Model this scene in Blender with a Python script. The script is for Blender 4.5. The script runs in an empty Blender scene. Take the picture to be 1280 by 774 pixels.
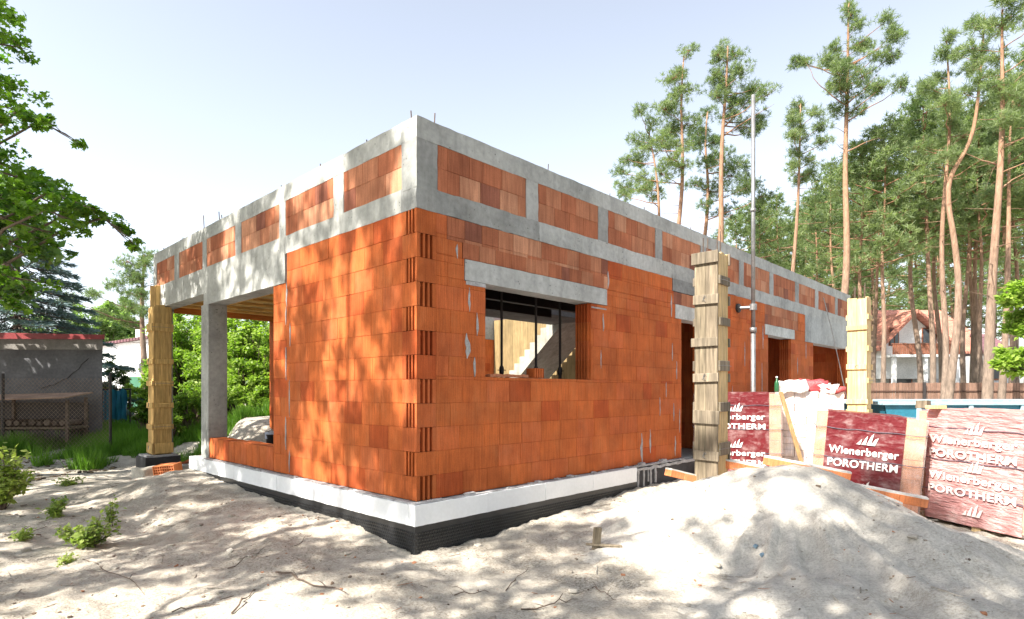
import bpy, math, random
import numpy as np
from mathutils import Vector, Matrix, noise as mnoise
R = math.radians
rnd = random.Random(7)
S = bpy.context.scene
COL = S.collection

# ------------------------------------------------------------------ geometry of the view
F, CX, HY, CZ = 740.0, 640.0, 489.0, 1.7            # focal length in pixels of the 1280 wide photo, camera height
OX, OY = -0.973, 6.05                               # the near corner of the house
ANG = math.atan2(740, 710)
UX, UY = math.cos(ANG), math.sin(ANG)
def at(px, py, d): return Vector(((px-CX)/F*d, d, CZ-(py-HY)/F*d))
def w2l(x, y): return ((x-OX)*UX+(y-OY)*UY, -(x-OX)*UY+(y-OY)*UX)
def l2w(u, v, z=0.0): return Vector((OX+u*UX-v*UY, OY+u*UY+v*UX, z))

# ------------------------------------------------------------------ object helpers
def tag(o, label=None, cat=None, group=None, kind=None):
    if label: o['label'] = label
    if cat: o['category'] = cat
    if group: o['group'] = group
    if kind: o['kind'] = kind
    return o
def thing(name, label, cat, loc=(0, 0, 0), rz=0.0, group=None, rot=None):
    o = bpy.data.objects.new(name, None); COL.objects.link(o)
    o.empty_display_size = 0.2
    o.location = loc; o.rotation_euler = rot if rot else (0, 0, rz)
    return tag(o, label, cat, group)
def link(name, me, mat, parent=None, loc=None, rot=None):
    o = bpy.data.objects.new(name, me); COL.objects.link(o)
    if mat is not None and not me.materials: me.materials.append(mat)
    if parent is not None: o.parent = parent
    if loc is not None: o.location = loc
    if rot is not None: o.rotation_euler = rot
    return o
def copy_tree(o, parent=None):
    c = o.copy(); COL.objects.link(c); c.parent = parent
    for ch in list(o.children): copy_tree(ch, c)
    return c

class MB:
    """collects faces, each with a tint (own colour of that block / board / leaf)"""
    def __init__(s): s.v = []; s.f = []; s.c = []
    def add(s, vs, fs, c=(1, 1, 1)):
        n = len(s.v); s.v.extend([tuple(p) for p in vs])
        for f in fs: s.f.append(tuple(i+n for i in f)); s.c.append(c)
    def box(s, x0, x1, y0, y1, z0, z1, c=(1, 1, 1)):
        s.add([(x0,y0,z0),(x1,y0,z0),(x1,y1,z0),(x0,y1,z0),(x0,y0,z1),(x1,y0,z1),(x1,y1,z1),(x0,y1,z1)],
              [(0,3,2,1),(4,5,6,7),(0,1,5,4),(1,2,6,5),(2,3,7,6),(3,0,4,7)], c)
    def bbox(s, x0, x1, y0, y1, z0, z1, b=0.006, c=(1,1,1)):
        """box with chamfered edges"""
        m = Matrix.Identity(4)
        s.mbox(m, (x1-x0)/2, (y1-y0)/2, (z1-z0)/2, b, c, off=((x0+x1)/2, (y0+y1)/2, (z0+z1)/2))
    def mbox(s, m, hx, hy, hz, b=0.006, c=(1,1,1), off=(0,0,0), jit=0.0):
        b = min(b, hx*.45, hy*.45, hz*.45); h = (hx, hy, hz); vs = []; idx = {}
        o = Vector(off)
        for sx in (-1,1):
            for sy in (-1,1):
                for sz in (-1,1):
                    sg = (sx, sy, sz)
                    j = Vector((rnd.uniform(-jit,jit), rnd.uniform(-jit,jit), rnd.uniform(-jit,jit))) if jit else Vector((0,0,0))
                    for a in range(3):
                        p = [sg[k]*(h[k]-(0 if k == a else b)) for k in range(3)]
                        idx[(sg, a)] = len(vs); vs.append(m @ (Vector(p)+o+j))
        fs = []
        for a in range(3):
            e, g = (a+1) % 3, (a+2) % 3
            for sa in (-1, 1):
                q = []
                for (se, sg2) in ((-1,-1),(1,-1),(1,1),(-1,1)):
                    sg = [0,0,0]; sg[a] = sa; sg[e] = se; sg[g] = sg2
                    q.append(idx[(tuple(sg), a)])
                fs.append(tuple(q) if sa > 0 else tuple(reversed(q)))
        for a in range(3):
            e, g = (a+1) % 3, (a+2) % 3
            for se in (-1,1):
                for sg2 in (-1,1):
                    A = [0,0,0]; A[e] = se; A[g] = sg2
                    lo = list(A); lo[a] = -1; hi = list(A); hi[a] = 1
                    q = [idx[(tuple(lo), e)], idx[(tuple(hi), e)], idx[(tuple(hi), g)], idx[(tuple(lo), g)]]
                    fs.append(tuple(q) if se*sg2 < 0 else tuple(reversed(q)))
        for sx in (-1,1):
            for sy in (-1,1):
                for sz in (-1,1):
                    q = [idx[((sx,sy,sz), a)] for a in range(3)]
                    fs.append(tuple(q) if sx*sy*sz > 0 else tuple(reversed(q)))
        s.add(vs, fs, c)
    def prism(s, poly, z0, z1, c=(1,1,1), m=None):
        n = len(poly); vs = [(x, y, z0) for x, y in poly]+[(x, y, z1) for x, y in poly]
        if m is not None: vs = [m @ Vector(p) for p in vs]
        fs = [tuple(reversed(range(n))), tuple(range(n, 2*n))]+[(i, (i+1) % n, n+(i+1) % n, n+i) for i in range(n)]
        s.add(vs, fs, c)
    def beam(s, p, q, w, h, c=(1,1,1), b=0.005, roll=0.0):
        p, q = Vector(p), Vector(q); d = q-p; L = d.length; d.normalize()
        up = Vector((0,0,1)) if abs(d.z) < .95 else Vector((0,1,0))
        sd = d.cross(up).normalized(); up = sd.cross(d).normalized()
        m = Matrix((( d.x, sd.x, up.x, 0),(d.y, sd.y, up.y, 0),(d.z, sd.z, up.z, 0),(0,0,0,1)))
        m = Matrix.Translation((p+q)/2) @ m @ Matrix.Rotation(roll, 4, 'X')
        s.mbox(m, L/2, w/2, h/2, b, c)
    def tube(s, pts, rad, n=6, c=(1,1,1), cap=True):
        pts = [Vector(p) for p in pts]; k = len(pts)
        if not hasattr(rad, '__len__'): rad = [rad]*k
        base = len(s.v); ref = Vector((.31, .95, .05)); vs = []
        for i, p in enumerate(pts):
            t = (pts[min(i+1,k-1)]-pts[max(i-1,0)])
            t = t.normalized() if t.length > 1e-9 else Vector((0,0,1))
            a = t.cross(ref)
            if a.length < .1: a = t.cross(Vector((1,0,0)))
            a.normalize(); b = t.cross(a)
            for j in range(n):
                th = 2*math.pi*j/n
                vs.append(p+(a*math.cos(th)+b*math.sin(th))*rad[i])
        fs = []
        for i in range(k-1):
            for j in range(n):
                fs.append((i*n+j, i*n+(j+1) % n, (i+1)*n+(j+1) % n, (i+1)*n+j))
        if cap: fs += [tuple(reversed(range(n))), tuple(range((k-1)*n, k*n))]
        s.add(vs, fs, c)
    def lathe(s, prof, n=16, c=(1,1,1), ctr=(0,0,0)):
        vs = []; k = len(prof)
        for r, z in prof:
            for j in range(n):
                th = 2*math.pi*j/n; vs.append((ctr[0]+r*math.cos(th), ctr[1]+r*math.sin(th), ctr[2]+z))
        fs = [(i*n+j, i*n+(j+1) % n, (i+1)*n+(j+1) % n, (i+1)*n+j) for i in range(k-1) for j in range(n)]
        fs += [tuple(reversed(range(n))), tuple(range((k-1)*n, k*n))]
        s.add(vs, fs, c)
    def rough(s, x0, x1, y0, y1, z0, z1, step=.12, amp=.006, fr=4.0, c=(1,1,1), m=None, seed=0.0):
        """box whose faces are gridded and worn by noise"""
        ids = {}; vs = []; fs = []
        dims = ((x0,x1),(y0,y1),(z0,z1))
        cnt = [max(1, min(160, int(round((b-a)/step)))) for a, b in dims]
        def vid(i, j, k):
            key = (i, j, k)
            if key not in ids:
                p = Vector([dims[a][0]+(dims[a][1]-dims[a][0])*key[a]/cnt[a] for a in range(3)])
                q = p*fr+Vector((seed, seed*1.7, seed*.3))
                p = p+mnoise.noise_vector(q)*amp+mnoise.noise_vector(q*3.1)*amp*.55
                ids[key] = len(vs); vs.append(m @ p if m is not None else p)
            return ids[key]
        for a in range(3):
            e, g = (a+1) % 3, (a+2) % 3
            for sa in (0, cnt[a]):
                for i in range(cnt[e]):
                    for j in range(cnt[g]):
                        q = []
                        for (di, dj) in ((0,0),(1,0),(1,1),(0,1)):
                            key = [0,0,0]; key[a] = sa; key[e] = i+di; key[g] = j+dj
                            q.append(vid(*key))
                        fs.append(tuple(q) if sa else tuple(reversed(q)))
        s.add(vs, fs, c)
    def mesh(s, name, smooth=False):
        me = bpy.data.meshes.new(name); me.from_pydata(s.v, [], s.f); me.update()
        a = me.attributes.new('tint', 'FLOAT_COLOR', 'FACE')
        arr = np.ones((len(s.f), 4), 'f'); 
        if s.f: arr[:, :3] = np.array(s.c, 'f')
        a.data.foreach_set('color', arr.ravel())
        if smooth: me.polygons.foreach_set('use_smooth', [True]*len(me.polygons))
        return me
    def build(s, name, mat, parent=None, smooth=False, loc=None, rot=None):
        return link(name, s.mesh(name, smooth), mat, parent, loc, rot)

def np_mesh(name, V, Fa, T=None, smooth=False):
    me = bpy.data.meshes.new(name); n, k = Fa.shape
    me.vertices.add(len(V)); me.vertices.foreach_set('co', V.astype('f').ravel())
    me.loops.add(n*k); me.loops.foreach_set('vertex_index', Fa.astype('i').ravel())
    me.polygons.add(n); me.polygons.foreach_set('loop_start', np.arange(0, n*k, k, dtype='i'))
    if smooth: me.polygons.foreach_set('use_smooth', np.ones(n, dtype=bool))
    me.update(calc_edges=True)
    if T is not None:
        a = me.attributes.new('tint', 'FLOAT_COLOR', 'FACE')
        arr = np.ones((n, 4), 'f'); arr[:, :3] = T
        a.data.foreach_set('color', arr.ravel())
    return me

# ------------------------------------------------------------------ materials
MATS = {}
def nodes(name):
    m = bpy.data.materials.new(name); m.use_nodes = True
    nt = m.node_tree; b = nt.nodes['Principled BSDF']; MATS[name] = m
    return m, nt, b
def N(nt, t, **kw):
    n = nt.nodes.new(t)
    for k, v in kw.items():
        if k.startswith('i_'): n.inputs[k[2:].replace('_', ' ')].default_value = v
        else: setattr(n, k, v)
    return n
def L(nt, a, b): nt.links.new(a, b)
def ramp(nt, src, stops):
    r = nt.nodes.new('ShaderNodeValToRGB'); e = r.color_ramp.elements
    while len(e) > 1: e.remove(e[-1])
    e[0].position = stops[0][0]; e[0].color = (*stops[0][1], 1)
    for p, c in stops[1:]:
        x = e.new(p); x.color = (*c, 1)
    L(nt, src, r.inputs[0]); return r.outputs[0]
def g3(v): return (v, v, v)
def mix(nt, fac, a, b, mode='MIX'):
    m = nt.nodes.new('ShaderNodeMix'); m.data_type = 'RGBA'; m.blend_type = mode
    for s, v in ((m.inputs[0], fac), (m.inputs[6], a), (m.inputs[7], b)):
        if hasattr(v, 'links') or isinstance(v, bpy.types.NodeSocket): L(nt, v, s)
        else: s.default_value = v if isinstance(v, float) else (*v, 1)
    return m.outputs[2]
def coords(nt, scale=(1,1,1), kind='Object'):
    tc = nt.nodes.new('ShaderNodeTexCoord'); mp = nt.nodes.new('ShaderNodeMapping')
    mp.inputs['Scale'].default_value = scale; L(nt, tc.outputs[kind], mp.inputs[0]); return mp.outputs[0]
def noise(nt, co, scale, detail=4, rough=.55):
    n = N(nt, 'ShaderNodeTexNoise'); n.inputs['Scale'].default_value = scale
    n.inputs['Detail'].default_value = detail; n.inputs['Roughness'].default_value = rough
    L(nt, co, n.inputs['Vector']); return n.outputs['Fac']
def bump(nt, b, h, strength, dist=.01, prev=None):
    n = N(nt, 'ShaderNodeBump'); n.inputs['Strength'].default_value = strength; n.inputs['Distance'].default_value = dist
    L(nt, h, n.inputs['Height'])
    if prev is not None: L(nt, prev, n.inputs['Normal'])
    L(nt, n.outputs[0], b.inputs['Normal']); return n.outputs[0]
def tinted(nt, col, fac=1.0):
    a = N(nt, 'ShaderNodeAttribute', attribute_name='tint')
    return mix(nt, float(fac), col, a.outputs['Color'], 'MULTIPLY')

def simple(name, base, rough=.8, var=.25, scale=6.0, bs=.3, bd=.006, metal=0.0, stretch=(1,1,1), spec=.4, fine=None, fa=.35):
    m, nt, b = nodes(name)
    co = coords(nt, stretch)
    n1 = noise(nt, co, scale, 5); n2 = noise(nt, co, fine or scale*9, 4)
    lo = tuple(c*(1-var) for c in base); hi = tuple(min(1, c*(1+var)) for c in base)
    c = ramp(nt, n1, [(.3, lo), (.7, hi)])
    c = mix(nt, float(fa), c, ramp(nt, n2, [(.35, g3(.6)), (.65, g3(1.3))]), 'MULTIPLY')
    L(nt, tinted(nt, c), b.inputs['Base Color'])
    b.inputs['Roughness'].default_value = rough; b.inputs['Metallic'].default_value = metal
    b.inputs['Specular IOR Level'].default_value = spec
    if bs: bump(nt, b, n2, bs, bd)
    return m

def brick_mat(name, streak):
    m, nt, b = nodes(name)
    co = coords(nt)
    n1 = noise(nt, co, 2.2, 4); n2 = noise(nt, coords(nt, (30, 30, 2.0)), 1.4, 4); n3 = noise(nt, co, 60, 3)
    c = ramp(nt, n1, [(.3, (.74,.72,.72)), (.7, (1.2,1.2,1.2))])
    c = mix(nt, .55, c, ramp(nt, n2, [(.3, g3(.62)), (.62, g3(1.18))]), 'MULTIPLY')
    c = mix(nt, .35, c, ramp(nt, n3, [(.3, g3(.7)), (.7, g3(1.25))]), 'MULTIPLY')
    if streak:      # rain-washed dust and dark runs on the weathered blocks
        n4 = noise(nt, coords(nt, (9, 9, .9)), 1.0, 5)
        c = mix(nt, ramp(nt, n4, [(.48, g3(0)), (.75, g3(.75))]), c, (.50,.40,.38))
        n5 = noise(nt, coords(nt, (14, 14, 1.6)), .8, 4)
        c = mix(nt, ramp(nt, n5, [(.55, g3(0)), (.8, g3(.5))]), c, (1.5,1.55,1.6))
    else:           # cement dust wiped on the wall
        n4 = noise(nt, coords(nt, (1.6,1.6,1.1)), 1.6, 7, .7)
        c = mix(nt, ramp(nt, n4, [(.48, g3(0)), (.80, g3(.5))]), c, (1.15,1.75,2.7))
        n6 = noise(nt, coords(nt, (5, 5, .8)), 1.0, 5)
        c = mix(nt, ramp(nt, n6, [(.55, g3(0)), (.80, g3(.55))]), c, (.55,.5,.5))
    L(nt, tinted(nt, c), b.inputs['Base Color'])
    b.inputs['Roughness'].default_value = .85; b.inputs['Specular IOR Level'].default_value = .25
    # fine combed ribs on the blocks
    tc = N(nt, 'ShaderNodeTexCoord'); sx = N(nt, 'ShaderNodeSeparateXYZ'); L(nt, tc.outputs['Object'], sx.inputs[0])
    ad = N(nt, 'ShaderNodeMath', operation='ADD'); L(nt, sx.outputs[0], ad.inputs[0]); L(nt, sx.outputs[1], ad.inputs[1])
    mu = N(nt, 'ShaderNodeMath', operation='MULTIPLY'); L(nt, ad.outputs[0], mu.inputs[0]); mu.inputs[1].default_value = 2*math.pi/.026
    si = N(nt, 'ShaderNodeMath', operation='SINE'); L(nt, mu.outputs[0], si.inputs[0])
    p = bump(nt, b, si.outputs[0], .12, .004); bump(nt, b, n3, .35, .004, p)
    return m

def concrete_mat(name, base=(.37,.38,.375)):
    m, nt, b = nodes(name)
    co = coords(nt)
    n1 = noise(nt, co, 1.3, 6, .65); n2 = noise(nt, co, 14, 5, .6); n3 = noise(nt, co, 90, 3)
    c = ramp(nt, n1, [(.3, tuple(x*.68 for x in base)), (.5, base), (.72, tuple(min(1, x*1.28) for x in base))])
    c = mix(nt, .5, c, ramp(nt, n2, [(.3, g3(.7)), (.7, g3(1.25))]), 'MULTIPLY')
    vo = N(nt, 'ShaderNodeTexVoronoi'); vo.inputs['Scale'].default_value = 16; L(nt, co, vo.inputs['Vector'])
    pit = ramp(nt, vo.outputs['Distance'], [(.10, g3(.45)), (.19, g3(1))])
    pm = ramp(nt, noise(nt, co, 5, 2), [(.50, g3(0)), (.60, g3(1))])
    c = mix(nt, pm, c, mix(nt, 1.0, c, pit, 'MULTIPLY'))
    runs = ramp(nt, noise(nt, coords(nt, (7, 7, .7)), 1.0, 4), [(.5, g3(1)), (.78, g3(.72))])
    c = mix(nt, 1.0, c, runs, 'MULTIPLY')
    L(nt, tinted(nt, c), b.inputs['Base Color'])
    b.inputs['Roughness'].default_value = .9; b.inputs['Specular IOR Level'].default_value = .2
    p = bump(nt, b, n2, .35, .012); p = bump(nt, b, pit, .4, .006, p); bump(nt, b, n3, .35, .004, p)
    return m

def sand_mat(name, lo, hi, dark, organic):
    m, nt, b = nodes(name)
    co = coords(nt, (1,1,1))
    n1 = noise(nt, co, .9, 5, .6); n2 = noise(nt, co, 7, 6, .65); n3 = noise(nt, co, 55, 5, .7); n4 = noise(nt, co, 260, 2, .6)
    c = ramp(nt, n1, [(.3, lo), (.7, hi)])
    c = mix(nt, .5, c, ramp(nt, n2, [(.3, g3(.62)), (.68, g3(1.25))]), 'MULTIPLY')
    c = mix(nt, .65, c, ramp(nt, n3, [(.28, g3(.55)), (.5, g3(1.0)), (.75, g3(1.25))]), 'MULTIPLY')
    # needles, bark crumbs and damp earth trodden into the sand
    om = noise(nt, co, 1.1, 6, .7)
    oc = noise(nt, coords(nt, (1, 1.4, 1)), 38, 5, .75)
    f1 = ramp(nt, om, [(.38, g3(0)), (.62, g3(1))]); f2 = ramp(nt, oc, [(.46, g3(0)), (.62, g3(1))])
    fm = mix(nt, 1.0, f1, f2, 'MULTIPLY')
    fs = N(nt, 'ShaderNodeMath', operation='MULTIPLY'); L(nt, fm, fs.inputs[0]); fs.inputs[1].default_value = organic
    c = mix(nt, fs.outputs[0], c, dark)
    vo = N(nt, 'ShaderNodeTexVoronoi'); vo.inputs['Scale'].default_value = 34; L(nt, co, vo.inputs['Vector'])
    sp = ramp(nt, vo.outputs['Distance'], [(.06, g3(.9)), (.13, g3(0))])
    sel = ramp(nt, vo.outputs['Color'], [(.70, g3(0)), (.74, g3(1))])
    c = mix(nt, mix(nt, 1.0, sp, sel, 'MULTIPLY'), c, tuple(x*1.3 for x in dark))
    L(nt, tinted(nt, c), b.inputs['Base Color'])
    b.inputs['Roughness'].default_value = .95; b.inputs['Specular IOR Level'].default_value = .1
    p = bump(nt, b, n2, .55, .06); p = bump(nt, b, n3, .6, .02, p); bump(nt, b, n4, .4, .006, p)
    return m

def wood_mat(name, base, var=.35, axis=2, rough=.8):
    m, nt, b = nodes(name)
    st = [16, 16, 16]; st[axis] = 1.1
    n1 = noise(nt, coords(nt, tuple(st)), 1.6, 6, .6); n2 = noise(nt, coords(nt), 2.5, 4); n3 = noise(nt, coords(nt, tuple(s*3 for s in st)), 2.0, 4)
    c = ramp(nt, n1, [(.3, tuple(x*(1-var) for x in base)), (.7, tuple(min(1, x*(1+var)) for x in base))])
    c = mix(nt, .6, c, ramp(nt, n2, [(.3, g3(.7)), (.7, g3(1.2))]), 'MULTIPLY')
    c = mix(nt, .4, c, ramp(nt, n3, [(.35, g3(.6)), (.6, g3(1.2))]), 'MULTIPLY')
    L(nt, tinted(nt, c), b.inputs['Base Color'])
    b.inputs['Roughness'].default_value = rough; b.inputs['Specular IOR Level'].default_value = .25
    bump(nt, b, n1, .4, .006)
    return m

def leaf_mat(name, c1, c2, trans=.35, rough=.5):
    m, nt, b = nodes(name)
    a = N(nt, 'ShaderNodeAttribute', attribute_name='tint')
    c = ramp(nt, a.outputs['Fac'], [(0, c1), (1, c2)])
    L(nt, c, b.inputs['Base Color']); b.inputs['Roughness'].default_value = rough; b.inputs['Specular IOR Level'].default_value = .35
    tr = N(nt, 'ShaderNodeBsdfTranslucent'); L(nt, mix(nt, 1.0, c, (1.25,1.5,.6), 'MULTIPLY'), tr.inputs[0])
    ms = N(nt, 'ShaderNodeMixShader'); ms.inputs[0].default_value = trans
    L(nt, b.outputs[0], ms.inputs[1]); L(nt, tr.outputs[0], ms.inputs[2])
    L(nt, ms.outputs[0], nt.nodes['Material Output'].inputs[0])
    return m

def bark_mat():
    m, nt, b = nodes('pine_bark')
    tc = N(nt, 'ShaderNodeTexCoord'); sx = N(nt, 'ShaderNodeSeparateXYZ'); L(nt, tc.outputs['Object'], sx.inputs[0])
    n1 = noise(nt, coords(nt, (9, 9, 2.0)), 1.5, 5, .7); n2 = noise(nt, coords(nt, (1,1,.5)), 1.4, 3)
    ml = N(nt, 'ShaderNodeMath', operation='MULTIPLY_ADD'); L(nt, n2, ml.inputs[0]); ml.inputs[1].default_value = 5.0; ml.inputs[2].default_value = -2.5
    ad = N(nt, 'ShaderNodeMath', operation='ADD'); L(nt, sx.outputs[2], ad.inputs[0]); L(nt, ml.outputs[0], ad.inputs[1])
    mr = N(nt, 'ShaderNodeMapRange'); L(nt, ad.outputs[0], mr.inputs[0]); mr.inputs[1].default_value = 2.5; mr.inputs[2].default_value = 9.5
    low = ramp(nt, n1, [(.3, (.10,.08,.065)), (.7, (.26,.20,.16))])
    high = ramp(nt, n1, [(.3, (.17,.095,.06)), (.7, (.37,.23,.15))])
    c = mix(nt, mr.outputs[0], low, high)
    L(nt, tinted(nt, c), b.inputs['Base Color']); b.inputs['Roughness'].default_value = .9; b.inputs['Specular IOR Level'].default_value = .15
    bump(nt, b, n1, .8, .03)
    return m

def film_mat(name, base, alpha, wr=(1, 1, 1), rough=.22, bs=.5, worn=.25):
    m, nt, b = nodes(name)
    n1 = noise(nt, coords(nt, wr), 7, 5, .6); n2 = noise(nt, coords(nt), 3.5, 5, .65)
    c = mix(nt, ramp(nt, n2, [(.5, g3(0)), (.72, g3(worn))]), base, (.80,.72,.70))
    c = mix(nt, ramp(nt, n1, [(.55, g3(0)), (.75, g3(worn))]), c, (.85,.80,.78))
    L(nt, c, b.inputs['Base Color']); b.inputs['Roughness'].default_value = rough
    b.inputs['Specular IOR Level'].default_value = .6
    L(nt, ramp(nt, n1, [(.3, g3(alpha)), (.75, g3(min(1, alpha+.25)))]), b.inputs['Alpha'])
    n3 = noise(nt, coords(nt, tuple(x*q for x, q in zip(wr, (3, 3, 1)))), 3.0, 3); p = bump(nt, b, n1, bs, .03); bump(nt, b, n3, bs, .05, p)
    return m

M_brick = brick_mat('fresh_clay_block', False)
M_brick_old = brick_mat('weathered_clay_block', True)
M_conc = concrete_mat('raw_concrete')
M_mortar = simple('mortar', (.36,.36,.37), .95, .3, 9, .5, .008)
M_sand = sand_mat('sandy_soil', (.40,.365,.31), (.53,.49,.43), (.12,.095,.07), .9)
M_pile = sand_mat('pale_sand', (.45,.425,.385), (.56,.53,.485), (.22,.195,.155), .6)
M_wood_y = wood_mat('yellow_formwork_wood', (.55,.37,.15))
M_wood_g = wood_mat('weathered_formwork_wood', (.18,.15,.115), .5)
M_wood_p = wood_mat('pale_fresh_wood', (.55,.41,.22), .25)
M_plank = wood_mat('soffit_plank', (.55,.33,.10), axis=0)
M_wood_any = wood_mat('scrap_wood', (.55,.40,.22), axis=0)
M_foam = simple('white_foam_board', (.84,.86,.89), .75, .04, 3, .12, .002, fa=.06)
M_memb = simple('black_dimple_membrane', (.020,.021,.023), .40, .35, 5, .15, .003, spec=.5)
M_tar = simple('bitumen_coating', (.03,.031,.035), .7, .45, 4, .5, .008)
M_bark = bark_mat()
M_steel = simple('galvanised_steel', (.22,.22,.225), .5, .25, 7, .15, .002, metal=.6)
M_rust = simple('dark_rebar_steel', (.09,.06,.045), .75, .4, 20, .4, .003)
M_dark = simple('dark_painted_steel', (.035,.03,.03), .6, .3, 8, .1)
M_needle = leaf_mat('pine_needles', (.06,.105,.050), (.25,.30,.15), .48)
M_needle_b = leaf_mat('blue_spruce_needles', (.030,.065,.070), (.16,.24,.25), .15)
M_maple = leaf_mat('maple_leaves', (.035,.10,.010), (.22,.36,.04), .5, .4)
M_bush = leaf_mat('shrub_leaves', (.08,.16,.025), (.32,.43,.085), .5)
M_tree2 = leaf_mat('pale_tree_leaves', (.09,.17,.05), (.26,.36,.13), .4)
M_weed = leaf_mat('weed_leaves', (.12,.20,.05), (.38,.44,.13), .45)
M_grass = leaf_mat('grass_blades', (.035,.11,.015), (.17,.32,.04), .4)
M_twig = simple('twig_bark', (.12,.09,.07), .9, .35, 14, .4)
M_stone = simple('pale_stone', (.46,.43,.38), .9, .25, 8, .6, .01)

def clay():
    k = rnd.uniform(.93, 1.05); r = rnd.random()
    c = Vector((.465, .115, .029))
    if r < .15: c = Vector((.47,.115,.034))
    elif r > .90: c = Vector((.40,.080,.020))
    return tuple(c*k)
def oldclay():
    r = rnd.random(); k = rnd.uniform(.9, 1.1)
    if r < .07: c = Vector((.24,.088,.055))
    elif r < .45: c = Vector((.36,.125,.062))
    elif r < .80: c = Vector((.42,.175,.095))
    else: c = Vector((.48,.235,.14))
    return tuple(c*k)

# ------------------------------------------------------------------ numeric noise for terrain
def vnoise(x, y, seed):
    xi = np.floor(x).astype(np.int64); yi = np.floor(y).astype(np.int64); fx = x-xi; fy = y-yi
    fx = fx*fx*(3-2*fx); fy = fy*fy*(3-2*fy)
    def h(a, b):
        n = (a*374761393+b*668265263+seed*982451653) & 0xffffffff
        n = ((n ^ (n >> 13))*1274126177) & 0xffffffff
        return ((n ^ (n >> 16)) & 0xffff)/65535.0
    return (h(xi,yi)*(1-fx)+h(xi+1,yi)*fx)*(1-fy)+(h(xi,yi+1)*(1-fx)+h(xi+1,yi+1)*fx)*fy-.5

# ground height: points read off where the sand meets things of known height
GP = []
def on_v(px, py, off=-.12):
    dx = (px-CX)/F; t = (OX*UX+OY*UY+off)/(dx*UX+UY); return (t*dx, t, CZ-(py-HY)/F*t)
def on_u(px, py, off=-.12):
    dx = (px-CX)/F; t = (-OX*UY+OY*UX+off)/(-dx*UY+UX); return (t*dx, t, CZ-(py-HY)/F*t)
for p in [(237,588),(262,595),(286,603),(310,614),(332,624),(355,633),(378,640),(410,650),(442,659),(468,674),(490,686),(520,699)]: GP.append(on_v(*p))
for p in [(534,694),(555,688),(576,682),(610,671),(645,658),(677,648),(720,636),(763,624),(790,612),(835,603),(870,594)]: GP.append(on_u(*p))
for q in [(-7,11.5,0),(-6.2,10.6,.12),(-9,9,.0),(-6,8,.05),(-4.5,6.5,.03),(-3,5,0),(-1,4.4,0),(0,4.2,0),(1,4.2,.02),(2.2,4.2,.02),(-2,3.2,0),(0,2.5,0),(3,3,0),(-5,3,0),(-8,5,0),
          (0,5.2,.0),(-.6,5.5,-.01),(1.4,6.2,.08),(2.2,7.2,.17),(6,5,.05),(5.4,7,.1),(5,8.4,.2),(7,9,.2),(4,9.3,.3),(8,6,.1),(9,12,.3),(7,13,.3),(12,14,.35),
          (-12,12,.12),(-10,14,.15),(-12,17,.38),(-16,18,.4),(-9,18,.3),(-6.4,14.9,1.05),(-7.4,14.4,.45),(-5.7,15.6,1.1),(-7.6,13.0,.10),(-8.3,12.4,.02),(-4.5,17,.9),(-5,20,.4),(-20,14,.3),(-14,8,.1),(0,22,.4),(10,22,.4),(25,25,.4),(40,40,.5),(-30,40,.5),
          (-40,10,.3),(40,5,.3),(0,60,.5),(0,-20,0),(-20,-15,0),(20,-15,0),(0,-80,.2)]: GP.append(q)
GPA = np.array(GP)
def ground_smooth(x, y):
    x = np.asarray(x, float); y = np.asarray(y, float); sh = x.shape; xf = x.ravel(); yf = y.ravel(); out = np.zeros(xf.size)
    for i in range(0, xf.size, 20000):
        d2 = (xf[i:i+20000,None]-GPA[None,:,0])**2+(yf[i:i+20000,None]-GPA[None,:,1])**2
        w = 1/(d2+.02)**1.9; out[i:i+20000] = (w*GPA[None,:,2]).sum(1)/w.sum(1)
    return out.reshape(sh)
def ground_h(x, y):
    x = np.asarray(x, float); y = np.asarray(y, float)
    h = ground_smooth(x, y)
    r = np.sqrt(x*x+y*y); near = np.clip((30-r)/18, 0.15, 1)
    a = .035*vnoise(x*.9+3, y*.9, 1)*2+.030*vnoise(x*2.3, y*2.3+5, 2)+.022*vnoise(x*5.1, y*5.1, 3)+.026*np.abs(vnoise(x*8, y*8, 6))*2
    a = a+(.022*vnoise(x*13, y*13, 4)+.011*vnoise(x*25, y*25, 5))*np.clip((16-r)/6, 0, 1)
    return h+a*near
def gh(x, y): return float(ground_h(np.array([x]), np.array([y]))[0])

def axis(fine0, fine1, step, far0, far1, grow=1.13):
    a = list(np.arange(fine0, fine1, step)); s = step; v = a[-1]; up = []
    while v < far1: s *= grow; v += s; up.append(v)
    s = step; v = a[0]; dn = []
    while v > far0: s *= grow; v -= s; dn.append(v)
    return np.array(dn[::-1]+a+up)
gx = axis(-6.5, 6.0, .04, -260, 260); gy = axis(3.3, 10.5, .04, -90, 380, 1.10)
X, Y = np.meshgrid(gx, gy); Z = ground_h(X, Y)
# hollow under the house so that the floor slab covers it
Ul = (X-OX)*UX+(Y-OY)*UY; Vl = -(X-OX)*UY+(Y-OY)*UX
ins = (Ul > .06) & (Vl > .06) & (Ul < 15.7) & ((Vl < 6.3) | ((Ul > 4) & (Vl < 8.8)))
Z = np.where(ins, np.minimum(Z, .25), Z)
nx, ny = len(gx), len(gy)
idx = np.arange(nx*ny).reshape(ny, nx)
Fq = np.stack([idx[:-1,:-1].ravel(), idx[:-1,1:].ravel(), idx[1:,1:].ravel(), idx[1:,:-1].ravel()], 1)
g = link('ground', np_mesh('ground', np.stack([X.ravel(), Y.ravel(), Z.ravel()], 1), Fq, np.ones((len(Fq),3)), True), M_sand)
tag(g, kind='structure')

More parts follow.
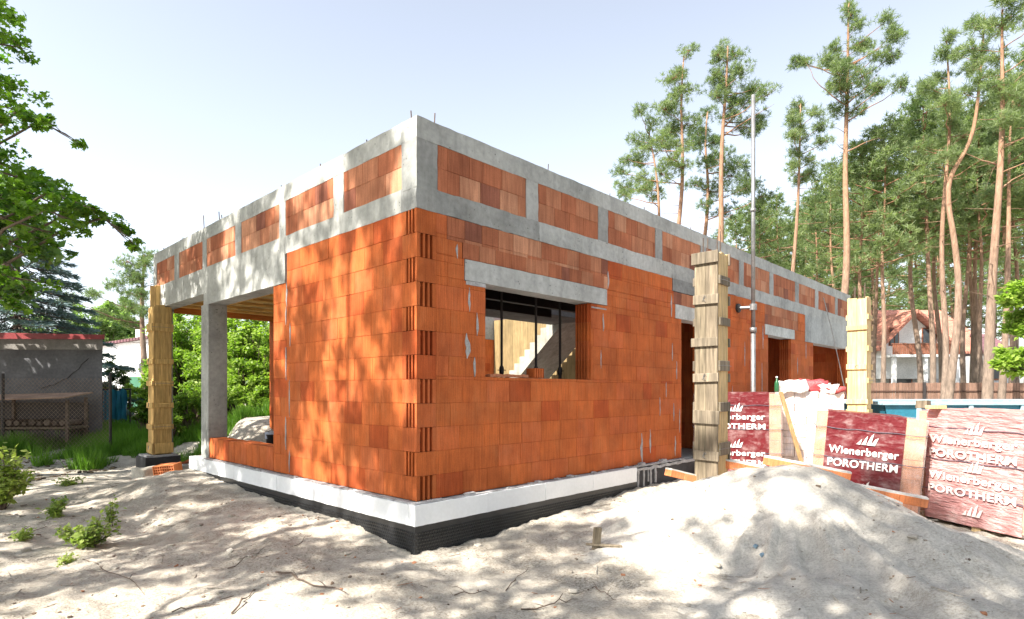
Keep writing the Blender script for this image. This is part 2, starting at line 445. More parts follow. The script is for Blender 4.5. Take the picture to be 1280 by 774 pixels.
# ------------------------------------------------------------------ sand heap
def pile_h(x, y):
    def cone(px, py, ph, sl, ax=1.0, k=.25):
        d = np.sqrt(((x-px)*ax)**2+(y-py)**2+k*k)-k; return ph-d*sl
    hs = [cone(3.04,6.45,.84,.50), cone(2.95,7.35,.60,.42), cone(2.68,6.75,.74,.44), cone(3.40,6.08,.63,.48), cone(3.64,5.78,.50,.42), cone(3.73,5.52,.56,.46), cone(4.0,5.22,.21,.36), cone(4.4,4.85,.0,.28), cone(2.6,4.75,.22,.24,.8),
          cone(3.35,4.2,.25,.26,.8), cone(2.0,7.0,.40,.38), cone(1.3,6.1,.15,.30)]
    k = 26.0; m = np.log(sum(np.exp(k*h) for h in hs))/k
    ang = np.arctan2(y-6.6, x-3.0); r = np.sqrt((x-3)**2+(y-6.6)**2)
    gul = vnoise(ang*5, r*.6+9, 11)*.20+vnoise(ang*13, r*.9, 12)*.09-np.abs(vnoise(ang*9+r*.8, r*.8, 18))*.16-np.abs(vnoise(ang*27, r*.7, 19))*.06
    m = m+gul*np.clip((r-.25)*.9, 0, 1)*np.clip(m*4, 0, 1)
    m = m+.05*vnoise(x*1.7, y*1.7, 13)+.040*vnoise(x*4.2, y*4.2, 14)+.022*vnoise(x*10, y*10, 15)+.010*vnoise(x*22, y*22, 16)
    return m
px_ = np.arange(.2, 7.0, .032); py_ = np.arange(2.6, 8.6, .032)
X, Y = np.meshgrid(px_, py_); Hp = pile_h(X, Y); Gs = ground_smooth(X, Y); Zg = ground_h(X, Y)
Zp = Hp+Gs*.35
Ul = (X-OX)*UX+(Y-OY)*UY; Vl = -(X-OX)*UY+(Y-OY)*UX
Zp = np.where(Vl > -.5, Zp-(Vl+.5)*1.3, Zp)                           # the heap stops short of the wall
over = Zp > Zg+.004
idx = np.arange(X.size).reshape(X.shape)
Fq = np.stack([idx[:-1,:-1].ravel(), idx[:-1,1:].ravel(), idx[1:,1:].ravel(), idx[1:,:-1].ravel()], 1)
keep = over.ravel()[Fq].any(1); Fq = Fq[keep]
used, inv = np.unique(Fq, return_inverse=True); Fq = inv.reshape(Fq.shape)
Zp2 = np.where(over, Zp, np.maximum(Zp, Zg-.03))
V = np.stack([X.ravel(), Y.ravel(), Zp2.ravel()], 1)[used]
sp = link('sand_heap', np_mesh('sand_heap', V, Fq, np.ones((len(Fq),3)), True), M_pile)
tag(sp, 'tall heap of pale loose sand dumped in front of the wrapped pallets', 'sand heap')
def sand_top(x, y):
    a = np.array([x]); b = np.array([y]); u, v = w2l(x, y)
    p = float(pile_h(a, b)[0]+ground_smooth(a, b)[0]*.35)
    if v > -.5: p -= (v+.5)*1.3
    return max(p, gh(x, y))

# ------------------------------------------------------------------ the unfinished house
house = thing('unfinished_house', 'single storey house shell of orange clay blocks with grey concrete ring beams', 'house', (OX, OY, 0), ANG)
LEN, DEP, ZB, ZR0, ZR1, ZT0, ZT1 = 15.85, 8.9, .57, 3.58, 3.82, 4.30, 4.52
CH = (ZR0-ZB)/12; TH = .25

def cut_rects(a0, a1, z0, z1, holes):
    """split the course z0..z1 round the holes; yields (a0,a1,z0,z1)"""
    zs = {z0, z1}
    for h in holes:
        for z in (h[2], h[3]):
            if z0+.012 < z < z1-.012: zs.add(z)
    zs = sorted(zs)
    for za, zb in zip(zs, zs[1:]):
        iv = [(a0, a1)]; zm = (za+zb)/2
        for h in holes:
            if h[2] <= zm <= h[3]:
                nv = []
                for s, e in iv:
                    if h[1] <= s or h[0] >= e: nv.append((s, e)); continue
                    if h[0] > s: nv.append((s, h[0]))
                    if h[1] < e: nv.append((h[1], e))
                iv = nv
        for s, e in iv:
            if e-s > .02: yield s, e, za, zb

def wall(mb, ax, a0, a1, b0, b1, z0, z1, holes=(), ch=CH, bl=.373, col=clay, core=None, flip=1, stagger=.5, old=None):
    """courses of clay blocks; ax 'u' runs along the right face (outer plane v=b0), 'v' along the left (outer plane u=b0)"""
    n = max(1, round((z1-z0)/ch)); ch = (z1-z0)/n
    for k in range(n):
        off = (k % 2)*bl*stagger+rnd.uniform(-.02,.02); p = a0-bl+off; cuts = []
        while p < a1:
            q = p+bl*rnd.choice((1,1,1,1,.97,.66 if rnd.random() < .25 else 1))
            if q > a0+.05 and p < a1-.05:
                cuts.append((max(p, a0) if p-a0 > .05 else a0, min(q, a1) if a1-q > .05 else a1))
            p = q
        for s, e in cuts:
            for (ss, ee, za, zb) in cut_rects(s, e, z0+k*ch, z0+(k+1)*ch, holes):
                c = col(); j = rnd.uniform(-.0022, .0022); gp = .0017
                def bx(s, e, lo, hi, za, zb, c, bevel):
                    f = mb.bbox if bevel else mb.box
                    args = (s, e, lo, hi, za, zb) if ax == 'u' else (lo, hi, s, e, za, zb)
                    f(*args, .003, c) if bevel else f(*args, c)
                bx(ss+gp, ee-gp, b0+j, b1-j, za+gp, zb-gp, c, True)
                bx(ss, ee, b0+.005, b1-.005, za, zb, tuple(x*.92 for x in c), False)

holes_u = [(.97,2.99,1.86,2.92), (.65,3.37,2.92,3.16), (5.57,6.5,.5,2.92), (5.35,6.75,2.92,3.16), (9.45,10.85,.5,2.92), (9.26,11.1,2.92,3.16),
           (12.46,15.45,.5,2.92), (11.84,15.9,2.92,3.6), (5.27,6.9,3.37,3.6)]
old_u = [(.40,3.40,3.33,3.6), (.63,3.40,3.16,3.34), (5.3,6.9,3.15,3.6), (9.26,11.35,3.15,3.6)]
mb = MB()
# corner blocks with open vertical slots, turning at every course
def slot_poly(face):
    pts = [(0,0)]
    if face == 'u':
        for i in range(3):
            a = .045+i*.062; pts += [(a,0),(a,.05),(a+.036,.05),(a+.036,0)]
        pts += [(.25,0),(.25,.25),(0,.25)]
        return pts
    pts = [(0,0),(.25,0),(.25,.25),(0,.25)]
    for i in range(2, -1, -1):
        a = .035+i*.055; pts += [(0,a+.033),(.05,a+.033),(.05,a),(0,a)]
    return pts
for k in range(12):
    poly = slot_poly('v' if k % 2 else 'u'); j = rnd.uniform(-.002,.002)
    mb.prism([(x+j, y-j) for x, y in poly], ZB+k*CH+.0025, ZB+(k+1)*CH-.0025, clay())
    mb.box(.06,.25,.06,.25, ZB+k*CH, ZB+(k+1)*CH, (.3,.08,.03))
def ucol():
    return clay()
# right-hand face: fresh blocks, with patches of older blocks over the openings
hol_new = holes_u+old_u
wall(mb, 'u', .25, LEN, 0, TH, ZB, ZR0, hol_new)
mb.build('block_wall', M_brick, house)
for (a, b, z0, z1) in old_u:
    mb = MB()
    if z1-z0 < .3: wall(mb, 'u', a, b, .002, TH, z0, min(z1, ZR0), holes_u, ch=min(z1,ZR0)-z0, col=oldclay, bl=.26)
    else: wall(mb, 'u', a, b, .002, TH, z0, min(z1, ZR0), holes_u, col=oldclay, bl=.26)
    mb.build('weathered_blocks', M_brick_old, house)
# left-hand face, up to the open porch
mb = MB()
wall(mb, 'v', .25, 2.9, 0, TH, ZB, ZR0)
wall(mb, 'v', 2.9, 3.32, .004, TH, ZB, 3.18, bl=.40)
mb.build('block_wall', M_brick, house)
# low parapet of upright blocks in the porch
mb = MB(); v = 3.34
while v < 5.76:
    w = min(.23, 5.79-v); c = clay(); dz = rnd.uniform(-.006,.006)
    mb.bbox(.01, .26, v+.003, v+w-.003, ZB, .905+dz, .004, c); v += w
mb.build('low_block_parapet', M_brick, house)
# ribbed block ends in the opening jambs (facing the near corner)
for (u, z0, z1) in ((2.99,1.865,2.92),(10.85,.5,2.92),(15.45,.5,2.92),(6.5,.5,2.92)):
    mb = MB()
    pts = []
    for i in range(5):
        a = .006+i*.049; pts += [(u-.004,a),(u-.004,a+.026),(u-.035,a+.030),(u-.035,a+.045)]
    pts += [(u-.004,.249)]
    poly = [(u+.02,.006)]+pts+[(u+.02,.249)]
    n = max(1, round((z1-z0)/CH)); 
    for k in range(n):
        a = z0+(z1-z0)*k/n; b = z0+(z1-z0)*(k+1)/n
        mb.prism(list(reversed(poly)), a+.0015, b-.0015, clay())
    mb.build('ribbed_jamb', M_brick, house)

# concrete: ring beams, posts between the infill panels, lintels
def conc(name, args, tint=(1,1,1), amp=.006, step=.11, fr=5.0, parent=house):
    m = MB(); m.rough(*args, step=step, amp=amp, fr=fr, c=tint, seed=rnd.uniform(0, 40)); return m.build(name, M_conc, parent)
for a, b, t in ((0,3.26,.94),(3.262,8.05,1.06),(8.052,LEN,1.0)): conc('upper_ring_beam', (a-.002, b, -.002, .27, ZT0, ZT1), (t,t*1.01,t*1.01), amp=.008)
for ar in ((-.005,.24,-.005,.25,3.79,4.05),): conc('concrete_patch', ar, (.74,.75,.75), amp=.004)
conc('upper_ring_beam', (0, .27, .272, DEP, ZT0, ZT1), (1.12,1.12,1.10))
for a, b, t in ((.0,1.9,.78),(1.9,5.25,1.12),(5.25,7.5,.98),(7.5,LEN,1.02)):
    conc('lower_ring_beam', (a-.003, b-.003, -.003, .27, ZR0, ZR1), (t,t*1.01,t*1.02), amp=.010, step=.07)
conc('lower_ring_beam', (0, .27, .272, 2.95, ZR0, ZR1), (1.1,1.1,1.08))
conc('porch_beam', (-.004, .27, 2.95, 6.02, 3.18, ZR1), (1.10,1.10,1.08))
conc('porch_beam', (-.002, .27, 6.02, DEP, 3.38, ZR1), (1.08,1.08,1.06))
conc('porch_beam', (.27, 4.0, DEP-.27, DEP, 3.34, ZT1), (1.0,1.0,.98))
inf_u = [(.27,1.66),(1.88,3.16),(3.40,4.71),(4.93,6.28),(6.5,7.93),(8.16,9.53),(9.76,11.14),(11.40,12.61),(12.87,14.33),(14.56,15.6)]
inf_v = [(.23,1.43),(1.66,2.94),(3.13,4.44),(4.66,5.90),(6.09,7.32),(7.58,8.70)]
e = 0.0; last = -.001
for i, (a, b) in enumerate(inf_u+[(LEN,None)]):
    t = rnd.uniform(.72,.98); conc('concrete_post', (last, a, 0, .26, ZR1-.01, ZT0+.01), (t,t,t*1.01)); last = b
last = .262
for i, (a, b) in enumerate(inf_v+[(DEP,None)]):
    if a-last > .02: conc('concrete_post', (.0, .26, last, a, ZR1-.01, ZT0+.01), (1.05,1.05,1.04))
    last = b
for a, b in inf_u:
    m = MB(); wall(m, 'u', a+.004, b-.004, .004, .24, ZR1-.004, ZT0+.004, ch=.24, col=oldclay, bl=.31); m.build('infill_panel', M_brick_old, house)
for a, b in inf_v:
    m = MB(); wall(m, 'v', a+.004, b-.004, .004, .24, ZR1-.004, ZT0+.004, ch=.24, col=(lambda: tuple(Vector(oldclay())*1.08)), bl=.31); m.build('infill_panel', M_brick_old, house)
conc('lintel', (.655, 3.365, -.006, .25, 2.925, 3.155), (1.10,1.11,1.13), amp=.005)
conc('lintel', (5.355, 6.745, -.006, .25, 2.925, 3.155), (1.35,1.35,1.35), amp=.005)
conc('lintel', (9.265, 11.09, -.006, .25, 2.925, 3.145), (1.35,1.35,1.35), amp=.005)
conc('garage_lintel', (11.845, LEN, -.004, .26, 2.925, ZR0+.002), (1.0,1.02,1.05), amp=.003)
conc('concrete_patch', (5.275, 6.895, -.001, .2, 3.375, ZR0+.001), (.72,.73,.75), amp=.004)
# columns of the porch
conc('porch_column', (-.006, .30, 5.79, 6.13, .56, 3.182), (.98,.97,.94), amp=.003)
conc('porch_column', (.02, .28, 8.62, 8.86, .48, 3.40), (.9,.9,.88), amp=.003)
# other walls seen through the openings
mb = MB()
wall(mb, 'u', .25, 3.3, 3.07, 3.32, ZB, 3.18)                          # partition beside the porch
wall(mb, 'u', 2.42, LEN, DEP-.25, DEP, ZB, 3.34)                       # rear wall
wall(mb, 'v', .26, DEP-.26, LEN-.25, LEN, ZB, 3.58)                    # end wall
wall(mb, 'v', 3.4, 8.6, 9.6, 9.8, ZB, 3.9)         # cross wall, sunlit through the open roof
wall(mb, 'v', .26, 2.9, 7.2, 7.4, ZB, 3.38)
wall(mb, 'v', .26, 3.4, 11.9, 12.15, ZB, 3.3)
mb.build('inner_block_wall', M_brick, house)
conc('rear_ring_beam', (4.0, LEN, DEP-.26, DEP, 3.342, ZT1), step=.3)
conc('end_ring_beam', (LEN-.255, LEN-.002, .275, DEP-.262, 3.585, ZT1-.01), step=.3)
conc('floor_slab', (.02, LEN-.02, .02, 6.42, .30, .555), step=.4, amp=.004)
conc('floor_slab', (3.6, LEN-.02, 6.425, DEP-.02, .30, .553), step=.4, amp=.004)
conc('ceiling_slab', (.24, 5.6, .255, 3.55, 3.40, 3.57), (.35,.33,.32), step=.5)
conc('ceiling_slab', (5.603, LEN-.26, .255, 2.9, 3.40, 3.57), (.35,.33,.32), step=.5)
conc('ceiling_slab', (4.05, 7.95, 3.56, 4.9, 3.40, 3.60), (.35,.33,.32), step=.5)  # slab added to keep the sun off the boarding and stair
conc('porch_slab', (.275, 4.0, 3.32, DEP-.275, 3.50, 3.66), step=.5)
# shuttering boards left under the porch slab
mb = MB(); u = .29
while u < 3.9:
    k = rnd.uniform(.8,1.15); mb.bbox(u, u+.145, 3.34, DEP-.285, 3.472, 3.498, .003, (k,k,k*.95)); u += .15
mb.build('soffit_boards', M_wood_y, house)
mb = MB()
for v in (3.7,4.4,5.1,5.7,6.4,7.1,7.8,8.4):
    k = rnd.uniform(.95,1.3); mb.bbox(.28, 3.9, v, v+.11, 3.42, 3.471, .004, (k,k,k))
mb.bbox(.275, .30, 3.32, 5.78, 3.175, 3.47, .003, (.85,.8,.75))
mb.build('soffit_battens', M_plank, house)
mb = MB(); mb.bbox(.30, 3.9, DEP-.31, DEP-.275, 3.31, 3.47, .004, (.95,.55,.35)); mb.build('beam_shutter', M_plank, house)
# insulation band, membrane, footing
def foam(a0, a1, ax):
    m = MB(); p = a0
    while p < a1-.05:
        w = min(rnd.choice((1.0,1.0,.98,.5)), a1-p); j = rnd.uniform(-.003,.003); dz = rnd.uniform(-.006,.004)
        ar = (p+.0015, p+w-.0015, -.10+j, 0.012, .345+dz*.5, .555+dz) if ax == 'u' else (-.10+j, 0.012, p+.0015, p+w-.0015, .345+dz*.5, .555+dz)
        m.rough(*ar, step=.05, amp=.0035, fr=9, c=g3(rnd.uniform(.92,1.02)), seed=p); p += w
    m.build('insulation_band', M_foam, house)
foam(-.10, 4.01, 'u'); foam(.014, 6.45, 'v')
def membrane(a0, a1, ax):
    m = MB(); sp = .034; off = -.086
    na = int((a1-a0)/sp); nz = 18
    def P(a, d, z): return (a, off-d, z) if ax == 'u' else (off-d, a, z)
    def wob(a, z): return .012*mnoise.noise(Vector((a*1.3, z*1.5, 3 if ax == 'u' else 9)))*(1 if a > .1 else max(0,(a+.09)/.19))+.002
    vs = []; fs = []
    for i in range(na+1):
        for k in range(nz+1):
            a = a0+(a1-a0)*i/na; z = .352-k*sp; vs.append(P(a, wob(a, z), z))
    for i in range(na):
        for k in range(nz):
            q = (i*(nz+1)+k, i*(nz+1)+k+1, (i+1)*(nz+1)+k+1, (i+1)*(nz+1)+k); fs.append(q if ax == 'u' else q[::-1])
    m.add(vs, fs)
    for i in range(na):
        for k in range(2, nz):
            a = a0+(a1-a0)*(i+.5+(.5 if k % 2 else 0))/na; z = .352-(k+.5)*sp; d = wob(a, z); r = .0125
            if a > a1-.012: continue
            m.add([P(a-r,d,z-r),P(a+r,d,z-r),P(a+r,d,z+r),P(a-r,d,z+r),P(a-r*.5,d+.011,z-r*.5),P(a+r*.5,d+.011,z-r*.5),P(a+r*.5,d+.011,z+r*.5),P(a-r*.5,d+.011,z+r*.5)],
                  [f if ax == 'u' else f[::-1] for f in [(0,1,5,4),(1,2,6,5),(2,3,7,6),(3,0,4,7),(4,5,6,7)]])
    m.build('dimpled_membrane', M_memb, house)
membrane(-.088, 4.02, 'u'); membrane(-.088, 6.43, 'v')
mb = MB(); mb.rough(4.02, LEN, -.075, .1, -.3, .50, .15, .006); mb.build('foundation_wall', M_tar, house)
mb = MB(); mb.rough(.0, .1, 6.0, 6.46, -.3, .34, .1, .01); mb.build('foundation_wall', M_tar, house)
mb = MB(); mb.rough(.0, 5.5, -.085, .0, .552, .566, .06, .008, 9); mb.rough(4.0, LEN, -.085, .02, .49, .535, .08, .02, 7)
mb.rough(-.085, 0, -.085, 5.8, .552, .566, .06, .008, 9)
for i in range(26):    # mortar fallen in lumps on the ledge
    a = rnd.uniform(.1, 5.6); r = rnd.uniform(.012,.04) if a < 3.6 else rnd.uniform(.02,.06)
    mb.rough(a, a+r*2, -.075, -.075+r*1.6, .55, .56+r*.7, r, .012, 20)
for i in range(16):
    a = rnd.uniform(0, 5.6); r = rnd.uniform(.012,.035); mb.rough(-.075, -.075+r*1.6, a, a+r*2, .55, .56+r*.6, r, .012, 20)
for i in range(5):     # runs of mortar down the footing beyond the foam
    a = 4.08+i*.12+rnd.uniform(-.03,.03); mb.rough(a, a+rnd.uniform(.02,.06), -.088, -.07, rnd.uniform(.15,.35), .5, .04, .01, 14)
mb.build('mortar_droppings', M_mortar, house)
# mortar in open joints and smears beside the openings, each a little ragged ridge
def smear(ax, u, z0, z1, w):
    mb = MB(); n = max(4, int((z1-z0)/.02)); pl = []; pr = []; ph = rnd.uniform(0, 50)
    for i in range(n+1):
        z = z0+(z1-z0)*i/n; t = min(1, 3*min(i, n-i)/n+.1)*(1+.9*mnoise.noise(Vector((ph, z*14, 1)))); sh = w*.5*mnoise.noise(Vector((ph, z*9, 7)))
        pl.append((u+sh-w*t/2, z)); pr.append((u+sh+w*t/2, z))
    for i in range(n):
        q = [pl[i], pr[i], pr[i+1], pl[i+1]]; fs = [(0,1,2,3),(0,4,5,1),(1,5,6,2),(2,6,7,3),(3,7,4,0)]
        if ax == 'u': mb.add([(x, -.0055, z) for x, z in q]+[(x, .004, z) for x, z in q], fs)
        else: mb.add([(-.0055, x, z) for x, z in q]+[(.004, x, z) for x, z in q], [f[::-1] for f in fs])
    mb.build('mortar_smear', M_mortar, house)
for (u, z0, z1, w) in [(.72,2.58,2.85,.024),(.84,2.32,2.58,.022),(.68,2.06,2.34,.06),(.80,1.86,2.08,.03),(3.28,2.55,2.80,.020),(3.22,2.02,2.28,.016),(5.25,2.2,2.5,.018),(5.05,1.6,1.85,.014),(5.40,1.9,2.2,.018),
                       (5.3,1.2,1.5,.018),(5.35,.62,.95,.024),(4.3,.58,1.05,.05),(4.55,.72,1.1,.035),(5.5,1.0,1.4,.018),(4.85,1.3,1.6,.018),(.545,3.14,3.30,.03),(3.40,3.17,3.42,.03),(5.22,2.93,3.3,.035),(9.1,1.5,2.3,.02),(11.3,2.1,2.5,.025),(11.7,1.3,1.9,.03),
                       (11.9,2.5,2.9,.035),(12.1,1.0,1.5,.03),(9.15,2.6,3.1,.03),(7.6,1.2,1.8,.02),(8.2,2.2,2.7,.02)]: smear('u', u, z0, z1, w)
for (v, z0, z1, w) in [(2.90,2.85,3.18,.032),(2.92,2.6,2.85,.02),(2.80,2.3,2.62,.02),(2.92,1.85,2.3,.022),(2.82,1.35,1.85,.02),(2.93,.9,1.35,.022),(2.82,.6,.9,.02)]: smear('v', v, z0, z1, w)
mb = MB(); mb.rough(.67,.968,-.006,.02,2.878,2.922,.04,.004,9); mb.build('bedding_mortar', M_mortar, house)
mb = MB(); mb.rough(2.995,3.35,-.006,.02,2.858,2.876,.04,.004,9); mb.build('bedding_mortar', M_mortar, house)
# reinforcement bars left standing out of the ring beam
def bar(u, v, h, z=ZT1, lean=.02):
    m = MB(); m.tube([(u,v,z-.05),(u+rnd.uniform(-lean,lean),v+rnd.uniform(-lean,lean),z+h)], .007, 6); m.build('rebar', M_rust, house)
for u, h in ((.32,.17),(1.35,.06),(2.2,.14),(3.6,.10),(4.6,.12),(6.1,.1),(8.05,.15),(9.4,.12),(11.3,.16),(13.1,.14),(14.9,.1)): bar(u, .12, h)
for v, h in ((.24,.16),(1.1,.10),(2.2,.12),(3.35,.12),(4.5,.10),(5.5,.14),(5.62,.22),(6.35,.3),(7.5,.12),(8.6,.10)): bar(.12, v, h)
# stair flight and concrete landing inside
v0, z0, ns_ = 7.0, 1.55, 17
prof = [(v0, z0-.30), (v0, z0)]
for i in range(ns_): prof += [(v0-i*.19, z0+(i+1)*.18), (v0-(i+1)*.19, z0+(i+1)*.18)]
prof.append((v0-ns_*.19, z0+ns_*.18-.48)); n = len(prof)
mb = MB(); vs = [(8.0, a, b) for a, b in prof]+[(9.3, a, b) for a, b in prof]
mb.add(vs, [tuple(range(n)), tuple(reversed(range(n, 2*n)))]+[(i, n+i, n+(i+1) % n, (i+1) % n) for i in range(n)], (.85,.80,.70))
mb.build('stair_flight', M_conc, house)
mb = MB(); mb.rough(7.2, 9.3, 7.0, 8.5, z0-.28, z0-.02, .3, .01); mb.build('stair_landing', M_conc, house)
mb = MB(); mb.rough(6.0, 7.4, 5.4, 6.6, .57, 1.75, .3, .01); mb.build('low_plinth', M_conc, house)
mb = MB(); v = 5.35
while v < 8.6:
    k = rnd.uniform(.36,.5); mb.box(9.56, 9.597, v, min(8.62, v+.30), .57, 3.95, (k, k*.98, k*.9)); v += .305
mb.build('timber_boarding', M_wood_p, house)
mb = MB()
for v in (1.1,2.0,2.9): mb.bbox(.3, 5.6, v, v+.12, 3.2, 3.38, .004, (.35,.3,.28))
mb.build('ceiling_joists', M_dark, house)

def prop(px, d):
    p = at(px, 400, d); z0 = .556
    t = thing('steel_prop', None, 'prop', (p.x, p.y, z0), 0.3, 'steel props holding up the ceiling')
    m = MB(); m.tube([(0,0,.02),(0,0,1.5)], .024, 10); m.build('outer_tube', M_dark, t)
    m = MB(); m.tube([(0,0,1.4),(0,0,2.60)], .018, 10); m.build('inner_tube', M_dark, t)
    m = MB(); m.bbox(-.08,.08,-.08,.08,0,.015,.003); m.build('base_plate', M_dark, t)
    m = MB(); m.bbox(-.08,.08,-.08,.08,2.60,2.63,.003); m.build('head_plate', M_dark, t)
    m = MB(); m.lathe([(.026,1.38),(.034,1.40),(.034,1.47),(.026,1.49)], 12); m.tube([(-.06,0,1.44),(.06,0,1.44)], .006, 6); m.build('collar', M_dark, t)
    return t
prop(627, 8.35)['label'] = 'slim dark steel prop nearest the left edge of the window opening'
prop(670, 8.5)['label'] = 'dark steel prop standing in the middle of the window opening'
prop(700, 8.7)['label'] = 'dark steel prop standing nearest the ribbed right window jamb'

# loose bricks on the window sill
def on_sill(px): x, y, z = on_u(px, 470, .10); return Vector((x, y, 1.867))
t = thing('loose_block', 'small ribbed orange block left standing on the window sill', 'block', on_sill(669), ANG)
m = MB(); pl = []
for i in range(4): a = -.09+i*.045; pl += [(a,-.07),(a+.025,-.07),(a+.027,-.052),(a+.043,-.052)]
pl += [(.09,-.07),(.09,.07),(-.09,.07)]
m.prism(pl, 0, .12, clay()); m.build('ribbed_body', M_brick, t)
for px, w, lab in ((617,.12,'flat broken tile piece on the sill beside the left window jamb'),(632,.16,'long thin clay shard lying on the window sill left of the props'),(651,.09,'small mortar crumb on the sill just left of the loose block')):
    m = MB(); m.rough(-w, w, -.05,.05, 0, .03, .04, .012, 12, c=(.5,.2,.1)); o = m.build('clay_shard', M_brick, None, loc=on_sill(px), rot=(0,0,ANG+rnd.uniform(-.2,.2)))
    tag(o, lab, 'shard', 'broken pieces on the window sill')

# ------------------------------------------------------------------ column formwork (boards, clamps, ties)
def formwork(name, label, loc, rz, W, z0, z1, battens, side_battens, mats, extra_side=0.0, bars=True):
    """local frame: -x face looks at the near left, -y face at the near right"""
    t = thing(name, label, 'column formwork', loc, rz, 'wooden column formwork')
    h = W/2; mf, ms, mbt = mats
    def boards(n, face, za, zb, mat, nm, lo=-h, hi=h):
        m = MB(); w = (hi-lo)/n
        for i in range(n):
            a, b = lo+i*w+.0015, lo+(i+1)*w-.0015; k = rnd.uniform(.82,1.15); c = (k, k*rnd.uniform(.96,1.0), k*rnd.uniform(.9,1.0)); j = rnd.uniform(0,.003)
            zt = zb+rnd.uniform(-.02,.02)
            if face == '-x': m.bbox(-h-.026-j, -h-j, a, b, za, zt, .003, c)
            elif face == '+x': m.bbox(h+j, h+.026+j, a, b, za, zt, .003, c)
            elif face == '-y': m.bbox(a, b, -h-.026-j, -h-j, za, zt, .003, c)
            else: m.bbox(a, b, h+j, h+.026+j, za, zt, .003, c)
        m.build(nm, mat, t)
    boards(2, '-x', z0, z1, mf, 'board_panel', -h-.03, h+.03); boards(3, '-y', z0, z1+.02, ms, 'board_panel')
    boards(3, '+x', z0, z1, ms, 'board_panel', -h-.03, h+.03); boards(3, '+y', z0, z1+.03+extra_side, ms, 'board_panel')
    for z, hh in battens:
        m = MB(); k = rnd.uniform(.75,1.15); e = rnd.uniform(.0,.025)
        M4 = Matrix.Translation((-h-.043, rnd.uniform(-.012,.012), z)) @ Matrix.Rotation(rnd.uniform(-.025,.025), 4, 'X')
        m.mbox(M4, .014, h+.03+e, hh/2, .004, (k,k,k*.97)); m.build('batten', mf if rnd.random() < .5 else mbt, t)
        m = MB(); M4 = Matrix.Translation((h+.043, 0, z)); m.mbox(M4, .014, h+.05, hh/2, .004, (k,k,k)); m.build('batten', mbt, t)
    for z, hh in side_battens:
        m = MB(); k = rnd.uniform(.8,1.15)
        M4 = Matrix.Translation((rnd.uniform(.0,.03), -h-.043, z)) @ Matrix.Rotation(rnd.uniform(-.03,.03), 4, 'Y')
        m.mbox(M4, h+.02, .014, hh/2, .004, (k,k,k*.95)); m.build('batten', mbt, t)
        m = MB(); m.mbox(Matrix.Translation((0, h+.043, z)), h+.02, .014, hh/2, .004, (k,k,k)); m.build('batten', mbt, t)
    for i, (z, hh) in enumerate(battens):
        if i % 2 == 1:
            m = MB(); m.tube([(-h-.062,-.02,z+.02),(-h-.07,.0,z+.05),(-h-.062,.02,z+.01),(-h-.066,-.01,z-.03),(-h-.06,.03,z-.02),(-h-.062,.0,z+.03)], .004, 5); m.build('tie_wire', M_steel, t)
    for z, hh in side_battens[::2]:
        m = MB(); m.tube([(-h-.06,-h-.06,z),(0,-h-.066,z+.005),(h+.06,-h-.06,z)], .003, 5); m.build('tie_wire', M_steel, t)
    if bars:
        for (a, b, hh) in ((-.09,.06,.22),(-.02,-.09,.24),(.09,-.08,.32),(.09,.09,.26)):
            m = MB(); m.tube([(a,b,z1-.3),(a+rnd.uniform(-.01,.01),b,z1+hh)], .007, 6); m.build('rebar', M_rust, t)
    return t
p = at(889, 489, 7.62)
formwork('column_formwork', 'tall weathered column formwork standing behind the sand heap, grey boards tied with wire', (p.x, p.y, 0), ANG, .25, .30, 3.44,
         [(3.39,.15),(2.86,.12),(2.32,.11),(1.87,.11),(1.37,.17),(.88,.12)], [(3.10,.11),(2.58,.10),(2.02,.13),(1.50,.12),(.97,.16)], (M_wood_g, M_wood_p, M_wood_g))
p = at(1074, 489, 11.35)
formwork('column_formwork', 'bright new pale column formwork at the far end of the house before the brown fence', (p.x, p.y, 0), ANG, .27, .30, 3.46,
         [(2.9,.09),(2.16,.10),(1.5,.09),(.9,.09)], [(3.1,.10),(2.5,.10),(1.9,.10),(1.3,.10),(.8,.10)], (M_wood_p, M_wood_p, M_wood_p))
p = at(200, 489, 11.75)
formwork('column_formwork', 'yellow wooden column formwork on a black footing under the far porch corner', (p.x, p.y, 0), ANG, .27, .46, 3.36,
         [(2.95,.15),(2.28,.10),(1.85,.10),(1.42,.11),(1.0,.10),(.58,.20)], [(2.95,.15),(2.28,.09),(1.85,.08),(1.42,.08),(1.0,.09),(.58,.20)], (M_wood_y, M_wood_y, M_wood_y), extra_side=.42, bars=False)
t = thing('column_footing', 'black bitumen coated footing block under the yellow column formwork', 'footing', (p.x-.02, p.y-.02, 0), ANG)
m = MB(); m.rough(-.31,.31,-.31,.31,-.25,.42,.08,.008,6); m.build('coated_block', M_tar, t)
m = MB(); m.rough(-.27,.27,-.27,.27,.415,.455,.06,.01,9); m.build('mortar_bed', M_mortar, t)
